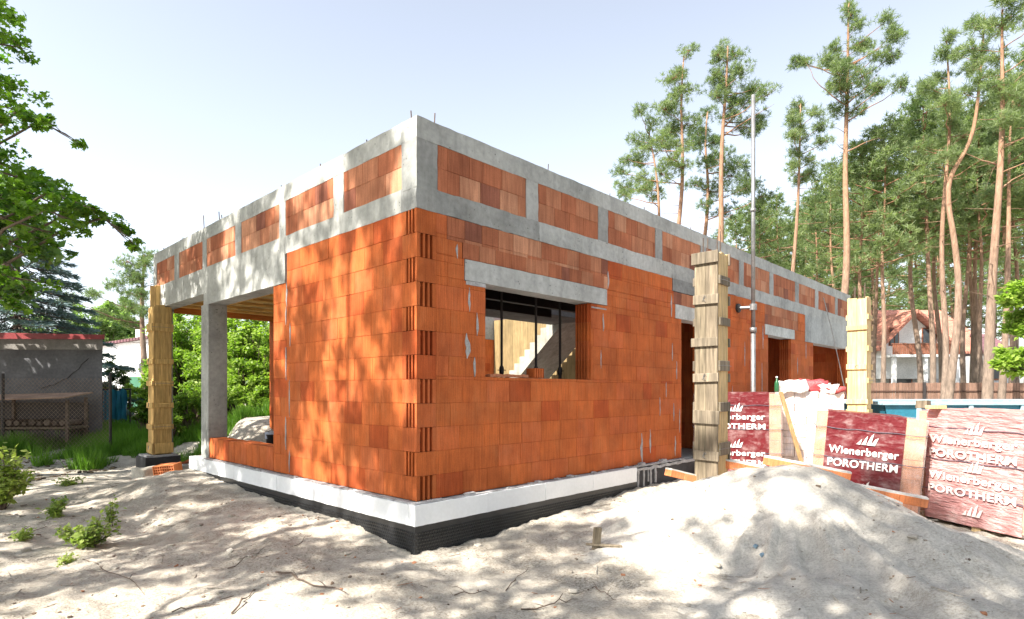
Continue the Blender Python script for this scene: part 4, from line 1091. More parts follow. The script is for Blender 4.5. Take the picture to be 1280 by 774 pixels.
# white house far left
wd = 38.0; p0 = at(120, 489, wd); sc = wd/F
t = thing('white_house', 'small white house with a brown roof edge and chimney beyond the shed', 'house', (p0.x, wd, .3))
m = MB(); m.prism([(0,0),(6.5,0),(6.5,CZ-(414-HY)*sc-.3),(0,CZ-(434-HY)*sc-.3)], 0, 6, m=Matrix(((1,0,0,0),(0,0,1,0),(0,1,0,0),(0,0,0,1)))); m.build('wall', simple('white_render', (.78,.79,.80), .9, .05, 2, .1), t)
m = MB(); z0 = CZ-(434-HY)*sc-.3; z1 = CZ-(414-HY)*sc-.3; m.add([(-.2,-.25,z0),(6.7,-.25,z1+.02),(6.7,6.2,z1+.02),(-.2,6.2,z0),(-.2,-.25,z0+.16),(6.7,-.25,z1+.18),(6.7,6.2,z1+.18),(-.2,6.2,z0+.16)], [(0,3,2,1),(4,5,6,7),(0,1,5,4),(1,2,6,5),(2,3,7,6),(3,0,4,7)]); rf = m.build('roof', M_roof_d, t)
m = MB(); m.box(1.9, 2.75, 1, 1.9, z0+.2, z0+1.25); m.build('chimney', M_brick_old, rf)
m = MB(); x0 = (173-120)*sc; m.box(x0, x0+.72, -.08, -.003, CZ-(467-HY)*sc-.3, CZ-(453-HY)*sc-.3, (2,2,2)); w = m.build('window', M_stucco, t)
m = MB(); m.box(x0+.09, x0+.63, -.11, -.082, CZ-(466-HY)*sc-.3, CZ-(454-HY)*sc-.3); m.build('pane', M_glass, w)
m = MB(); m.box(2.2, 6.4, -.05, -.004, 0, CZ-(471-HY)*sc-.3); m.build('plinth', simple('green_plinth', (.05,.16,.10), .8, .1), t)

# ------------------------------------------------------------------ vegetation
def unit(rg, n):
    v = rg.normal(size=(n, 3)); return v/np.linalg.norm(v, axis=1)[:, None]
def blades(rg, C, D, length, width, tint, jl=.35):
    """one thin needle spray / blade (triangle) from each point C along D"""
    n = len(C); s = np.cross(D, unit(rg, n)); s /= np.linalg.norm(s, axis=1)[:, None]+1e-9
    Ln = length*(1+jl*rg.uniform(-1, 1, n))[:, None]; W = width*(1+.3*rg.uniform(-1, 1, n))[:, None]
    V = np.stack([C-s*W/2, C+s*W/2, C+D*Ln+s*W*.2, C+D*Ln-s*W*.2], 1).reshape(-1, 3)
    Fc = np.arange(n*4).reshape(n, 4)
    return V, Fc, tint
def leaf_quads(rg, C, size, tint, up=.4, aspect=.55, droop=None):
    """folded pointed leaves: two triangles-ish quads with a crease"""
    n = len(C); Dn = unit(rg, n); Dn[:, 2] = Dn[:, 2]*.6+(0 if droop is None else droop); Dn /= np.linalg.norm(Dn, axis=1)[:, None]
    Nn = unit(rg, n); Nn[:, 2] = np.abs(Nn[:, 2])+up; s = np.cross(Dn, Nn); s /= np.linalg.norm(s, axis=1)[:, None]+1e-9
    Ls = size*(1+.4*rg.uniform(-1, 1, n))[:, None]; nn = np.cross(s, Dn)
    mid = C+Dn*Ls*.5
    V = np.stack([C, mid+s*Ls*aspect*.5+nn*Ls*.08, C+Dn*Ls, mid-s*Ls*aspect*.5+nn*Ls*.08], 1).reshape(-1, 3)
    return V, np.arange(n*4).reshape(n, 4), tint
def merge(parts):
    Vs, Fs, Ts = [], [], []; o = 0
    for V, Fc, T in parts: Vs.append(V); Fs.append(Fc+o); Ts.append(T); o += len(V)
    return np.concatenate(Vs), np.concatenate(Fs), np.concatenate(Ts)
def tint3(t): return np.repeat(np.clip(t, 0, 1)[:, None], 3, 1)
def needle_cluster(rg, c, r, dens, length=.18, width=.019, flat=.62, base=.45):
    """tufts through an ellipsoid, denser towards the upper outside"""
    nt_ = max(5, int(dens*r**1.9)); d = unit(rg, nt_); rr = rg.uniform(.2, 1, nt_)**.55
    P = c+d*rr[:, None]*np.array([r, r, r*flat]); k = 15
    C = np.repeat(P, k, 0)+rg.normal(size=(nt_*k, 3))*.03
    D = unit(rg, nt_*k)+np.repeat(d, k, 0)*.5+np.array([0, 0, .40]); D /= np.linalg.norm(D, axis=1)[:, None]
    t = np.repeat(base+rg.normal(size=nt_)*.16, k)+rg.normal(size=nt_*k)*.08
    return blades(rg, C, D, length, width, tint3(t))
def wob_path(rg, a, b, n, amp, sag=0.0):
    a, b = np.array(a, float), np.array(b, float); L_ = np.linalg.norm(b-a); P = []
    ph = rg.uniform(0, 6, 4)
    for i in range(n+1):
        t = i/n; w = np.array([math.sin(t*5+ph[0])*.6+math.sin(t*11+ph[1])*.4, math.sin(t*6+ph[2])*.6+math.sin(t*12+ph[3])*.4, 0])*amp*L_*math.sin(math.pi*min(1, t*.9+.05))
        P.append(a+(b-a)*t+w+np.array([0, 0, -sag*L_*4*t*(1-t)]))
    return P
def tree_object(name, label, cat, loc, trunk_mb, crown, m_trunk, m_crown, group=None, crown_name='crown'):
    t = thing(name, label, cat, loc, group=group)
    trunk_mb.build('trunk', m_trunk, t, True)
    V, Fc, T = crown; link(crown_name, np_mesh('crown', V, Fc, T), m_crown, t)
    return t
def interp_path(pts, z):
    for a, b in zip(pts, pts[1:]):
        if a[2] <= z <= b[2]: t = (z-a[2])/max(1e-6, b[2]-a[2]); return a+(b-a)*t
    return pts[-1]
def dead_twigs(rg, mb, path, n, za, zb, Lm=1.2):
    for i in range(n):
        z = rg.uniform(za, zb); p = interp_path(path, z); a = rg.uniform(0, 6.28); l_ = rg.uniform(.3, 1)*Lm
        q = p+np.array([math.cos(a)*l_, math.sin(a)*l_, rg.uniform(-.15, .35)*l_]); P = wob_path(rg, p, q, 4, .06)
        mb.tube(P, list(np.linspace(.016, .005, 5)), 4, g3(.75)); 
        if rg.random() < .6:
            q2 = P[3]+rg.normal(size=3)*.35*l_; mb.tube([P[2], q2], [.008, .004], 3, g3(.75))

def hero_pine(label, d, trunk, rpx, clusters, seed, dens=58, base=.5, extra_limbs=(), nl=.16, group=None, twigs=7):
    """trunk: photo pixels read along the stem; clusters: (px, py, radius px) of foliage pads, each given its own depth round the stem"""
    rg = np.random.default_rng(seed); k = d/F
    P = [np.array(at(px, py, d)) for px, py in trunk]; P = sorted(P, key=lambda p: p[2])
    gz = gh(P[0][0], P[0][1]); 
    if P[0][2] > gz+.05: P = [np.array([P[0][0]-(P[1][0]-P[0][0])*.1, P[0][1], gz-.1])]+P
    else: P[0][2] = gz-.1
    org = np.array([P[0][0], P[0][1], gz]); Q = []
    for a, b in zip(P, P[1:]):                      # refine and wander slightly in depth
        n = max(2, int(np.linalg.norm(b-a)/.5))
        for i in range(n): Q.append(a+(b-a)*i/n)
    Q.append(P[-1]); 
    S_ = []; n = len(Q)
    for i in range(n):                              # smooth
        w = [Q[min(max(i+j, 0), n-1)] for j in (-2,-1,0,1,2)]; S_.append(sum(w)/5)
    S_[0] = Q[0]; S_[-1] = Q[-1]; zt = S_[-1][2]
    for p in S_: p += np.array([.05*math.sin(p[2]*.7+seed), .12*math.sin(p[2]*.5+seed*2), 0])*(1 if p[2] > gz+.5 else .3)
    r0 = rpx*k*.88; rad = [max(.022, r0*(1.12-.92*((p[2]-gz)/(zt-gz))**1.15)) for p in S_]; rad[0] *= 1.25
    mb = MB(); L0 = [p-org for p in S_]; mb.tube(L0, rad, 9)
    parts = []
    for (px, py, rp) in clusters:
        c = np.array(at(px, py, d)); r = rp*k*1.12; ax = interp_path(S_, min(c[2]-.3*r, zt-.1)); spread = max(.6, abs(c[0]-ax[0])*.9+.5)
        c[1] += rg.uniform(-1, 1)*spread
        hor = math.hypot(c[0]-ax[0], c[1]-ax[1]); st = interp_path(S_, max(gz+1.5, min(zt-.15, c[2]-.25*hor-.2)))
        L_ = wob_path(rg, st-org, c-org, 6, .06, sag=.04); rr = max(.012, min(.04, .012*hor+.010))
        mb.tube(L_, list(np.linspace(rr, .010, 7)), 5, (.95,.9,.85))
        b_ = base+rg.normal()*.07
        # a pad is several small tufted sprays with gaps between them
        ns = 7+int(r*7)
        for i in range(ns):
            o = unit(rg, 1)[0]*np.array([r, r, r*.62])*rg.uniform(.35, 1.15); cc = c-org+o
            mb.tube([c-org-o*.25, cc], [.011, .006], 3, (.8,.75,.7))
            parts.append(needle_cluster(rg, cc, max(.26, r*rg.uniform(.38, .62)), dens*1.45, nl, .019, .75, b_))
    for pts in extra_limbs:
        E_ = [np.array(at(px, py, d))-org for px, py in pts]; Pth = []
        for a, b in zip(E_, E_[1:]): Pth += wob_path(rg, a, b, 4, .04)[:-1]
        Pth.append(E_[-1]); mb.tube(Pth, list(np.linspace(r0*.22, .005, len(Pth))), 6)
    dead_twigs(rg, mb, L0, twigs, (zt-gz)*.3, (zt-gz)*.75)
    return tree_object('pine_tree', label, 'pine', org, mb, merge(parts), M_bark, M_needle, group)

hero_pine('pine with a soft pale green crown rising over the roof, its stem splitting low branches', 30, [(845,330),(852,262),(852,200),(850,140),(856,70)], 4.5,
  [(858,70,9),(850,88,12),(840,104,13),(860,112,13),(846,128,16),(828,142,13),(862,150,14),(838,158,17),(820,172,15),(852,180,14),(814,192,14),(836,200,15),(826,220,12),(850,214,10),(810,212,10)], 11, base=.62, twigs=12)
hero_pine('low leftmost pine over the roof edge with ragged spreading foliage', 31, [(824,330),(822,255),(818,205),(812,165)], 4,
  [(812,158,10),(800,168,11),(795,150,8),(790,190,11),(776,212,9),(790,222,13),(808,230,12),(796,246,11),(824,240,10),(782,240,8),(805,196,11),(830,186,9)], 12, base=.55, twigs=8)
hero_pine('leaning thin pine with dark bluish foliage behind the tall round topped pine', 34, [(876,320),(884,268),(888,225),(882,180),(884,140)], 4.5,
  [(884,140,12),(874,165,14),(895,172,15),(866,190,13),(886,205,14),(905,200,14),(872,228,12),(895,238,14),(918,214,15),(935,198,12),(928,238,14),(948,216,13),(915,258,12),(880,258,10),(940,255,11)], 13, base=.30, twigs=10)
hero_pine('tall pine with a full rounded top standing just left of the thin galvanised pole', 29, [(900,330),(902,260),(903,200),(905,130),(908,58)], 5.5,
  [(906,58,11),(896,72,12),(918,70,11),(906,88,15),(892,98,11),(922,100,14),(908,112,15),(934,112,12),(948,104,11),(956,96,7),(925,128,13),(946,134,12),(964,130,10),(976,128,6),(912,142,12),(938,152,12),(955,148,9),(894,128,11)], 14, base=.48, extra_limbs=[[(904,160),(925,138),(950,108)],[(904,170),(935,150),(968,130)]])
hero_pine('slender pale stemmed pine with a thin see-through crown right of the pole', 28, [(990,345),(996,270),(999,220),(1000,130)], 3.6,
  [(1000,128,5),(994,145,9),(1010,150,9),(984,160,8),(1018,166,9),(1000,172,12),(980,182,8),(1022,184,7),(992,195,10),(1010,204,10),(984,212,7),(1004,222,9),(1024,208,6)], 15, base=.6, twigs=10)
hero_pine('tallest middle pine with an orange stem and one long limb reaching left', 27, [(1052,400),(1057,300),(1058,220),(1059,130),(1061,5)], 5.5,
  [(1061,8,5),(1058,24,8),(1064,40,10),(1054,54,11),(1074,60,11),(1088,46,7),(1097,42,5),(1092,66,9),(1106,62,6),(1062,78,13),(1046,74,9),(1080,84,12),(1096,88,8),(1050,96,13),(1070,102,14),(1034,98,9),(1022,86,7),(1010,76,6),(1002,70,5),(1090,108,11),(1058,118,14),(1038,116,9),(1082,126,12),(1098,130,9),(1068,138,11),(1045,136,8),(1030,108,7)], 16, base=.52,
  extra_limbs=[[(1058,132),(1040,120),(1022,104),(1006,76)],[(1059,130),(1080,112),(1100,90)],[(1058,190),(1082,178),(1100,172)]])
hero_pine('pine with a strongly bent S shaped bare stem leaning out to the right', 23, [(1186,515),(1190,430),(1195,370),(1195,320),(1191,265),(1185,232),(1194,210),(1212,190),(1221,165),(1222,125),(1223,80),(1228,25)], 5,
  [(1228,22,9),(1216,38,9),(1238,46,10),(1208,62,9),(1232,74,11),(1204,90,9),(1242,98,10),(1212,112,9),(1238,124,9)], 17, base=.58, dens=52, twigs=8)
hero_pine('straight pale pine standing close to the left of the bent stemmed pine', 24, [(1176,515),(1182,420),(1181,330),(1181,240),(1183,150),(1184,50)], 4,
  [(1184,48,6),(1178,70,8),(1190,88,10),(1172,98,9),(1160,112,9),(1182,122,12),(1198,134,10),(1165,140,12),(1150,152,9),(1186,158,12),(1172,178,13),(1200,174,11),(1152,182,11),(1190,200,13),(1160,208,12),(1205,210,10)], 18, base=.55, twigs=14)
hero_pine('thick pale stemmed pine nearest the right edge in front of the fence', 20, [(1234,520),(1239,430),(1243,330),(1245,240),(1248,160),(1253,90),(1258,10)], 6.5,
  [(1258,-8,16),(1242,6,12),(1276,12,15),(1254,30,15),(1272,44,15),(1238,48,11),(1258,64,14),(1282,74,14),(1246,86,13),(1268,98,15),(1240,112,10),(1256,124,14),(1280,128,14),(1266,150,13),(1246,156,11),(1285,166,13),(1260,180,12),(1278,200,12)], 19, base=.60, dens=55,
  extra_limbs=[[(1245,205),(1225,200),(1205,190)],[(1246,240),(1265,225),(1290,212)]], twigs=14)
hero_pine('orange pine behind the thick right hand pine, stem half hidden by its branches', 25, [(1250,515),(1256,400),(1260,300),(1263,215),(1268,120)], 4.5,
  [(1268,118,12),(1280,140,14),(1258,160,12),(1290,170,14),(1272,190,14),(1254,205,11),(1285,215,14),(1268,232,12),(1250,238,10)], 20, base=.4, twigs=14)

# ------ the wood behind: a few variants, copied
def make_pine(seed, H=15.0, cb=.45, rad=2.4, nl=26, dens=34, base=.45):
    rg = np.random.default_rng(seed); mb = MB()
    Pt = wob_path(rg, (0,0,-.1), (rg.uniform(-.5,.5), rg.uniform(-.5,.5), H), 18, .010); mb.tube(Pt, [max(.02, .125*(1.1-.98*(i/18)**1.1)) for i in range(19)], 7)
    parts = []
    for i in range(nl):
        t = (i+.5)/nl; z = H*(cb+(1-cb)*t); a = i*2.399+rg.uniform(-.4,.4); prof = (math.sin(math.pi*min(1, .28+t*.74))**.8)*rad*rg.uniform(.55, 1.1)
        p = interp_path(Pt, z-.5*prof*.4); q = p+np.array([math.cos(a)*prof, math.sin(a)*prof, prof*rg.uniform(.15,.5)]); Lb = wob_path(rg, p, q, 5, .07, .05)
        mb.tube(Lb, list(np.linspace(.045, .010, 6)), 4, (.9,.85,.8))
        for j in range(3):
            c = Lb[-1-j]+rg.normal(size=3)*.22; parts.append(needle_cluster(rg, c, rg.uniform(.42,.72), dens*(1.6 if j == 0 else 1.1), .24, .034, .6, base+rg.normal()*.09))
    parts.append(needle_cluster(rg, Pt[-1], .4, dens, .28, .04, 1.2, base+.1))
    dead_twigs(rg, mb, Pt, 12, H*.2, H*cb*1.1, 1.3)
    return mb.mesh('trunk', True), np_mesh('crown', *merge(parts))
VAR = [make_pine(100+i, 15, (.42,.56,.36,.60,.54)[i], (2.5,2.1,2.8,2.0,2.4)[i], 24, 21, (.5,.6,.45,.55,.65)[i]) for i in range(5)]
for a, b in VAR: a.materials.append(M_bark); b.materials.append(M_needle)
def pine_copy(x, y, H, label, group, var=None, rz=None):
    a, b = VAR[rnd.randrange(5) if var is None else var]
    t = thing('pine_tree', label, 'pine', (x, y, gh(x, y)-.05), rz if rz is not None else rnd.uniform(0, 6.28), group); s = H/15; t.scale = (s*rnd.uniform(.95,1.1),)*2+(s,)
    link('trunk', a, None, t); link('crown', b, None, t); return t
G1 = 'straight pines in the wood behind the fence'; L1 = 'slender straight pine in the dense wood behind the brown fence and villa'
for px, py, d in [(1077,178,29),(1092,200,33),(1106,158,28),(1176,140,33),(1218,140,33),(1150,140,30),(1166,120,28),(1205,135,30),(1214,170,34),(1224,150,29),(1264,110,30),(1274,150,33),(1290,90,28),(1306,60,26)]:
    p = at(px, py, d); pine_copy(p.x, d, p.z-.4, L1, G1, var=rnd.choice((1,3,4)))
G2 = 'pines showing over the roof between the pole and the wood'; L2 = 'bushy pine behind the house, its crown filling the gap above the far roof edge'
for px, py, d in [(946,250,37),(962,270,44),(975,240,38),(1022,232,40),(1036,246,46),(1042,205,37),(1070,200,42),(1092,186,40),(1006,268,50),(925,268,42)]:
    p = at(px, py, d); pine_copy(p.x, d, p.z-.4, L2, G2, var=rnd.choice((0,2,4)))
G3 = 'farthest trees of the wood'; L3 = 'far pine deep in the wood, seen as dark green between the nearer stems'
for i in range(20):
    px = 930+i*20.5+rnd.uniform(-6,6); d = rnd.uniform(56, 84); py = rnd.uniform(205, 285)+ (35 if px < 1040 else 0); p = at(px, py, d); t = pine_copy(p.x, d, p.z-.4, L3, G3, var=rnd.choice((0,2,4)))
    t.scale = (t.scale[0]*1.35, t.scale[1]*1.35, t.scale[2])

# ------ leafy shrubs and broad leaved trees
def leafy(name, label, cat, loc, H, Rr, n_cl, leaves, size, mat, seed, base=.5, stems=4, group=None, zmin=.12, mt=None, trunk=False, up=.4):
    rg = np.random.default_rng(seed); mb = MB(); parts = []
    for i in range(n_cl):
        d = unit(rg, 1)[0]; d[2] = abs(d[2])*.9 if rg.random() < .8 else d[2]*.6; f = rg.uniform(.45, 1)
        c = np.array([d[0]*Rr*f, d[1]*Rr*f, H*(zmin+(1-zmin)*(.42+.52*d[2]*f))]); r = rg.uniform(.14,.30)*Rr*(.8 if trunk else 1)
        s = np.array([rg.uniform(-.1,.1)*Rr, rg.uniform(-.1,.1)*Rr, H*.28 if trunk else -.05]); Lb = wob_path(rg, s, c, 5, .06); mb.tube(Lb, list(np.linspace(.02+.012*Rr, .006, 6)), 4)
        n = int(leaves*rg.uniform(.6, 1.3)); P = c+unit(rg, n)*(rg.uniform(0,1,n)**.5)[:, None]*np.array([r, r, r*.8])
        b = base+rg.normal()*.12; t = b+rg.normal(size=n)*.22
        parts.append(leaf_quads(rg, P, size, tint3(t), up))
    if trunk: mb.tube(wob_path(rg, (0,0,-.1), (0,0,H*.34), 5, .02), list(np.linspace(.05*Rr+.03, .03*Rr+.02, 6)), 8)
    t = thing(name, label, cat, loc, group=group); mb.build('trunk' if trunk else 'stems', mt or M_twig, t, True)
    V, Fc, T = merge(parts); link('crown' if trunk else 'foliage', np_mesh('foliage', V, Fc, T), mat, t); return t
for i, (px, d, topy, rp, lab, b) in enumerate([(226,19.5,352,42,'bright green shrub seen between the yellow formwork and the bare concrete column',.55),(282,19,348,44,'tall leafy shrub in the porch opening just right of the concrete column',.5),(322,18.5,356,42,'leafy shrub in the porch opening beside the brick wall end',.6),
        (256,21.5,340,46,'dense shrub behind the concrete porch column',.42),(345,22,345,46,'leafy shrub mostly hidden behind the brick wall of the porch',.45)]):
    p = at(px, topy, d); z = gh(p.x, d); leafy('leafy_shrub', lab, 'shrub', (p.x, d, z), p.z-z, rp*d/F, 130, 130, .105, M_bush, 30+i, b, group='shrubs behind the porch', zmin=-.25)
for i, (px, d, topy, rp, lab, b) in enumerate([(236,15.4,478,20,'low dark shrub at the foot of the concrete porch column',.30),(212,14.4,515,16,'low weedy bush just right of the yellow formwork base',.42),(180,16.5,492,13,'dark weedy bush left of the yellow formwork',.18),(296,17.2,470,22,'sunlit low bush behind the sand mound in the porch',.62),(330,17.0,480,20,'pale green low bush above the sand mound by the brick wall',.7),(268,16.8,500,16,'small bush low behind the parapet end',.5)]):
    p = at(px, topy, d); z = gh(p.x, d); leafy('low_bush', lab, 'bush', (p.x, d, z), max(.5, p.z-z), rp*d/F, 34, 70, .085, M_bush, 50+i, b, group='low bushes round the porch')
for i, (px, d, topy, rp, lab, b) in enumerate([(146,25,438,15,'small cone shaped conifer in front of the white house',.30),(160,24,474,15,'round yellow green bush above the blue tarpaulin',.80),(186,24.5,472,12,'yellow green bush beside the yellow formwork, below the white house',.72),(134,24.6,476,9,'tiny bright bush at the corner of the shed',.85),(186,29.5,440,9,'dark ivy column clothing the stem of the left pine',.10)]):
    p = at(px, topy, d); z = gh(p.x, d); leafy('garden_bush', lab, 'bush', (p.x, d, z), p.z-z, rp*d/F, 40, 80, .11, M_bush if i else M_needle, 70+i, b)
for i, (px, d, topy, rp, lab, b) in enumerate([(118,42,362,32,'pale green broadleaf tree rising behind the right end of the shed roof',.55),(150,46,352,26,'pale rounded tree between the shed and the left pine',.65),(92,40,380,22,'pale tree just showing over the middle of the shed roof',.45),(205,44,376,30,'pale tree behind the left end of the porch beam',.5),(176,50,395,22,'far light green tree behind the white house roof',.4),(40,46,372,34,'broad tree behind the blue spruce',.3)]):
    p = at(px, topy, d); z = gh(p.x, d); leafy('broadleaf_tree', lab, 'tree', (p.x, d, z), p.z-z, rp*d/F, 80, 90, .26, M_tree2, 80+i, b, trunk=True, zmin=.2)
hero_pine('left hand pine with an orange stem and flat spreading crown beyond the white house', 30, [(184,470),(180,430),(176,395),(174,365),(178,318)], 5,
  [(180,318,10),(168,330,12),(188,332,11),(158,345,12),(176,350,13),(196,348,10),(146,358,10),(164,368,12),(186,370,10),(134,372,8),(150,380,10),(172,388,9),(122,382,7),(192,392,8),(140,396,8),(160,402,7)], 21, base=.42, twigs=14)
# blue spruce
def spruce(loc, H, Rr, seed):
    rg = np.random.default_rng(seed); mb = MB(); mb.tube([(0,0,-.1),(0,0,H)], [.2,.02], 8); parts = []; nw = 22
    for i in range(nw):
        t = i/(nw-1); z = H*(.06+.93*t); rr = Rr*(1-t)**.85+.08; nb = int(11-5*t)
        for j in range(nb):
            a = j*6.283/nb+i*.7+rg.uniform(-.2,.2); l_ = rr*rg.uniform(.8,1.12); p = np.array([0,0,z]); q = np.array([math.cos(a)*l_, math.sin(a)*l_, z-l_*.22+.12]); Lb = wob_path(rg, p, q, 5, .02, .05)
            mb.tube(Lb, list(np.linspace(.03,.008,6)), 4)
            n = int(120*l_+40); s = rg.uniform(.25,1,n)**.8; P = p+(q-p)*s[:, None]; side = np.array([-math.sin(a), math.cos(a), 0]); w = (.16+.26*l_*(1.05-s))*rg.uniform(-1,1,n); P = P+side*w[:, None]+np.array([0,0,-.05])*np.abs(rg.normal(size=n))[:, None]
            D = (q-p)/l_*.8+side*np.sign(w)[:, None]*.7+unit(rg, n)*.55; D /= np.linalg.norm(D, axis=1)[:, None]
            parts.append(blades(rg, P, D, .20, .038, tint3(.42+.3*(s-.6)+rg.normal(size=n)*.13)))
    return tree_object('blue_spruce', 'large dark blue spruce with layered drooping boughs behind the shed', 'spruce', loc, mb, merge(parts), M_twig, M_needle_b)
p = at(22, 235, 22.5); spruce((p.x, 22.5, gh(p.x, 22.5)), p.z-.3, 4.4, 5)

# maple at the upper left: stem outside the picture, boughs hanging in
def maple():
    rg = np.random.default_rng(9); d = 9.5; base = np.array([-10.6, 10.4, gh(-10.6, 10.4)]); mb = MB(); H = 9.5
    stem = wob_path(rg, (0,0,-.1), (.4,-.3,H), 12, .015); mb.tube(stem, list(np.linspace(.24,.05,13)), 10)
    spots = []   # (px,py,r px,d, bough)
    def bough(c, dd, cnt):
        (x0,y0),(x1,y1),r = c; a = np.array(at(x0, y0, dd))-base; e_ = np.array(at(x1, y1, dd))-base
        st = interp_path(stem, max(2.5, min(H-.3, a[2]-.8))); P1 = wob_path(rg, st, a, 5, .05)+wob_path(rg, a, e_, 5, .05)[1:]
        mb.tube(P1, list(np.linspace(.03,.004,len(P1))), 5)
        for i in range(cnt): t = i/(cnt-1); spots.append((x0+(x1-x0)*t, y0+(y1-y0)*t, r*(1-.25*t), dd, P1[5+int(t*4)]))
    for c in [((-20,20),(20,18),15),((0,55),(35,62),15),((-10,95),(22,112),17),((-10,130),(30,140),15),((20,140),(70,158),11),((50,152),(96,176),7),((-30,8),(10,0),18),((-20,160),(15,150),14)]: bough(c, d+rg.uniform(-1,.8), 5)
    for c in [((-30,190),(25,215),19),((0,215),(60,232),18),((20,235),(90,262),16),((60,238),(118,262),13),((100,258),(145,280),9),((130,272),(168,306),6),((60,262),(100,285),14),((-20,240),(40,262),19),((0,270),(60,292),14),((40,290),(76,312),7),((-10,300),(30,310),11),((-10,340),(25,350),11),((-5,370),(28,385),8),((10,330),(40,372),6)]: bough(c, d-.6+rg.uniform(-1.1,.8), 6)
    parts = []; ang = np.array([0,.42,.62,1.05,1.32,1.9,2.5]); rr = np.array([1.0,.55,.62,.92,.45,.62,.30])
    # five-lobed outline, tip along +x
    A = np.concatenate([ang, [math.pi], -ang[:0:-1]]); RR = np.concatenate([rr, [.12], rr[:0:-1]]); k = len(A)
    def leaves(P, size, t, upv=.9):
        n = len(P); Dn = unit(rg, n); Dn[:, 2] = Dn[:, 2]*.5-.35; Dn /= np.linalg.norm(Dn, axis=1)[:, None]; Nn = unit(rg, n)*.8; Nn[:, 2] += upv; s = np.cross(Nn, Dn); s /= np.linalg.norm(s, axis=1)[:, None]; nn = np.cross(Dn, s)
        Sz = size*rg.uniform(.65,1.25,n)
        pts = P[:, None, :]+(Dn[:, None, :]*np.cos(A)[None, :, None]+s[:, None, :]*np.sin(A)[None, :, None]-nn[:, None, :]*(.22*np.abs(np.sin(A))*RR)[None, :, None])*(RR[None, :]*Sz[:, None])[:, :, None]
        V = np.concatenate([P[:, None, :], pts], 1).reshape(-1, 3); b = np.arange(n)*(k+1); i = np.arange(k)
        Fc = np.stack([np.repeat(b, k), (b[:, None]+1+i[None]).ravel(), (b[:, None]+1+((i+1) % k)[None]).ravel()], 1)
        parts.append((V, Fc, tint3(np.repeat(t, k))))
    for px, py, r, dd, st in spots:
        c = np.array(at(px+rg.normal()*r*.25, py+rg.normal()*r*.45, dd))-base+np.array([0,rg.normal()*.25,0]); R_ = r*dd/F*1.15*rg.uniform(.75,1.3); n = int(18+R_*R_*600); mb.tube(wob_path(rg, st, c, 4, .05), list(np.linspace(.010,.004,5)), 4)
        P = c+unit(rg, n)*(rg.uniform(0,1,n)**.45)[:, None]*np.array([R_, R_*1.3, R_*.75]); leaves(P, .072, .40+rg.normal()*.13+rg.normal(size=n)*.17)
    for i in range(110):        # the rest of the crown, outside the frame
        a = rg.uniform(0,6.28); f = rg.uniform(.3,1); c = np.array([math.cos(a)*3.2*f-.6, math.sin(a)*3.4*f, rg.uniform(4.2,10.2)]); q = c+base
        if q[1] > .3 and CX+F*q[0]/q[1] > -25: continue
        st = interp_path(stem, min(H-.3, c[2]-.8)); mb.tube(wob_path(rg, st, c, 5, .05), list(np.linspace(.03,.006,6)), 4)
        n = 60; P = c+unit(rg, n)*(rg.uniform(0,1,n)**.5)[:, None]*np.array([.75,.75,.5]); leaves(P, .09, .42+rg.normal()*.13+rg.normal(size=n)*.17)
    tree_object('maple_tree', 'maple whose leafy boughs hang into the upper left of the picture', 'maple', base, mb, merge(parts), M_twig, M_maple)
maple()
# bright sapling at the right edge
p = at(1285, 330, 15.5)
def sapling():
    rg = np.random.default_rng(77); d = 15.5; o = np.array([p.x+.25, d, gh(p.x, d)]); mb = MB(); mb.tube(wob_path(rg, (0,0,-.1), (-.1,0,3.9), 8, .02), list(np.linspace(.05,.015,9)), 7); parts = []
    for px, py, r in [(1272,362,14),(1284,372,16),(1262,378,10),(1290,392,16),(1270,396,12),(1256,372,7),(1280,412,13),(1262,410,10),(1290,440,14),(1272,446,13),(1258,452,12),(1284,462,14),(1266,462,10),(1252,440,8),(1300,355,16),(1246,455,6)]:
        c = np.array(at(px, py, d+rg.uniform(-.3,.4)))-o; r_ = r*d/F; mb.tube(wob_path(rg, (-.05,0,max(.6,c[2]-.35)), c, 5, .05), list(np.linspace(.015,.005,6)), 4)
        n = int(30+r_*900); P = c+unit(rg, n)*(rg.uniform(0,1,n)**.5)[:, None]*r_*np.array([1.1,1,.8]); parts.append(leaf_quads(rg, P, .12, tint3(.66+rg.normal(size=n)*.2), .6, .7))
    t = thing('sapling', 'young broadleaf tree with bright green leaves at the right edge before the fence', 'sapling', o); mb.build('trunk', M_twig, t, True); link('crown', np_mesh('crown', *merge(parts)), M_bush, t)
sapling()

# ------ weeds at the left, grass
def weed(label, px, py, d, H, W, n_st, seed, base=.55, size=.06):
    rg = np.random.default_rng(seed); q = at(px, py, d); x, y = q.x, q.y; z = gh(x, y); mb = MB(); parts = []
    for i in range(n_st):
        a = rg.uniform(0,6.28); l_ = rg.uniform(.35,1); e_ = np.array([math.cos(a)*W*l_, math.sin(a)*W*l_*.8, H*rg.uniform(.35,1)*(1.15-.5*l_)]); P_ = wob_path(rg, (rg.uniform(-.04,.04), rg.uniform(-.04,.04), -.02), e_, 6, .08, -.10); mb.tube(P_, list(np.linspace(.006,.002,7)), 4)
        n = 26; s = rg.uniform(.2,1,n); C = np.array([P_[min(6, int(v*6))]+(P_[min(6, int(v*6)+1)]-P_[min(6, int(v*6))])*(v*6 % 1) for v in s])+rg.normal(size=(n,3))*.022
        parts.append(leaf_quads(rg, C, size, tint3(base+rg.normal()*.12+rg.normal(size=n)*.15), .9, .62))
    t = thing('weed_plant', label, 'weed', (x, y, z), group='weeds growing in the sand'); mb.build('stems', M_twig, t); link('foliage', np_mesh('foliage', *merge(parts)), M_weed, t)
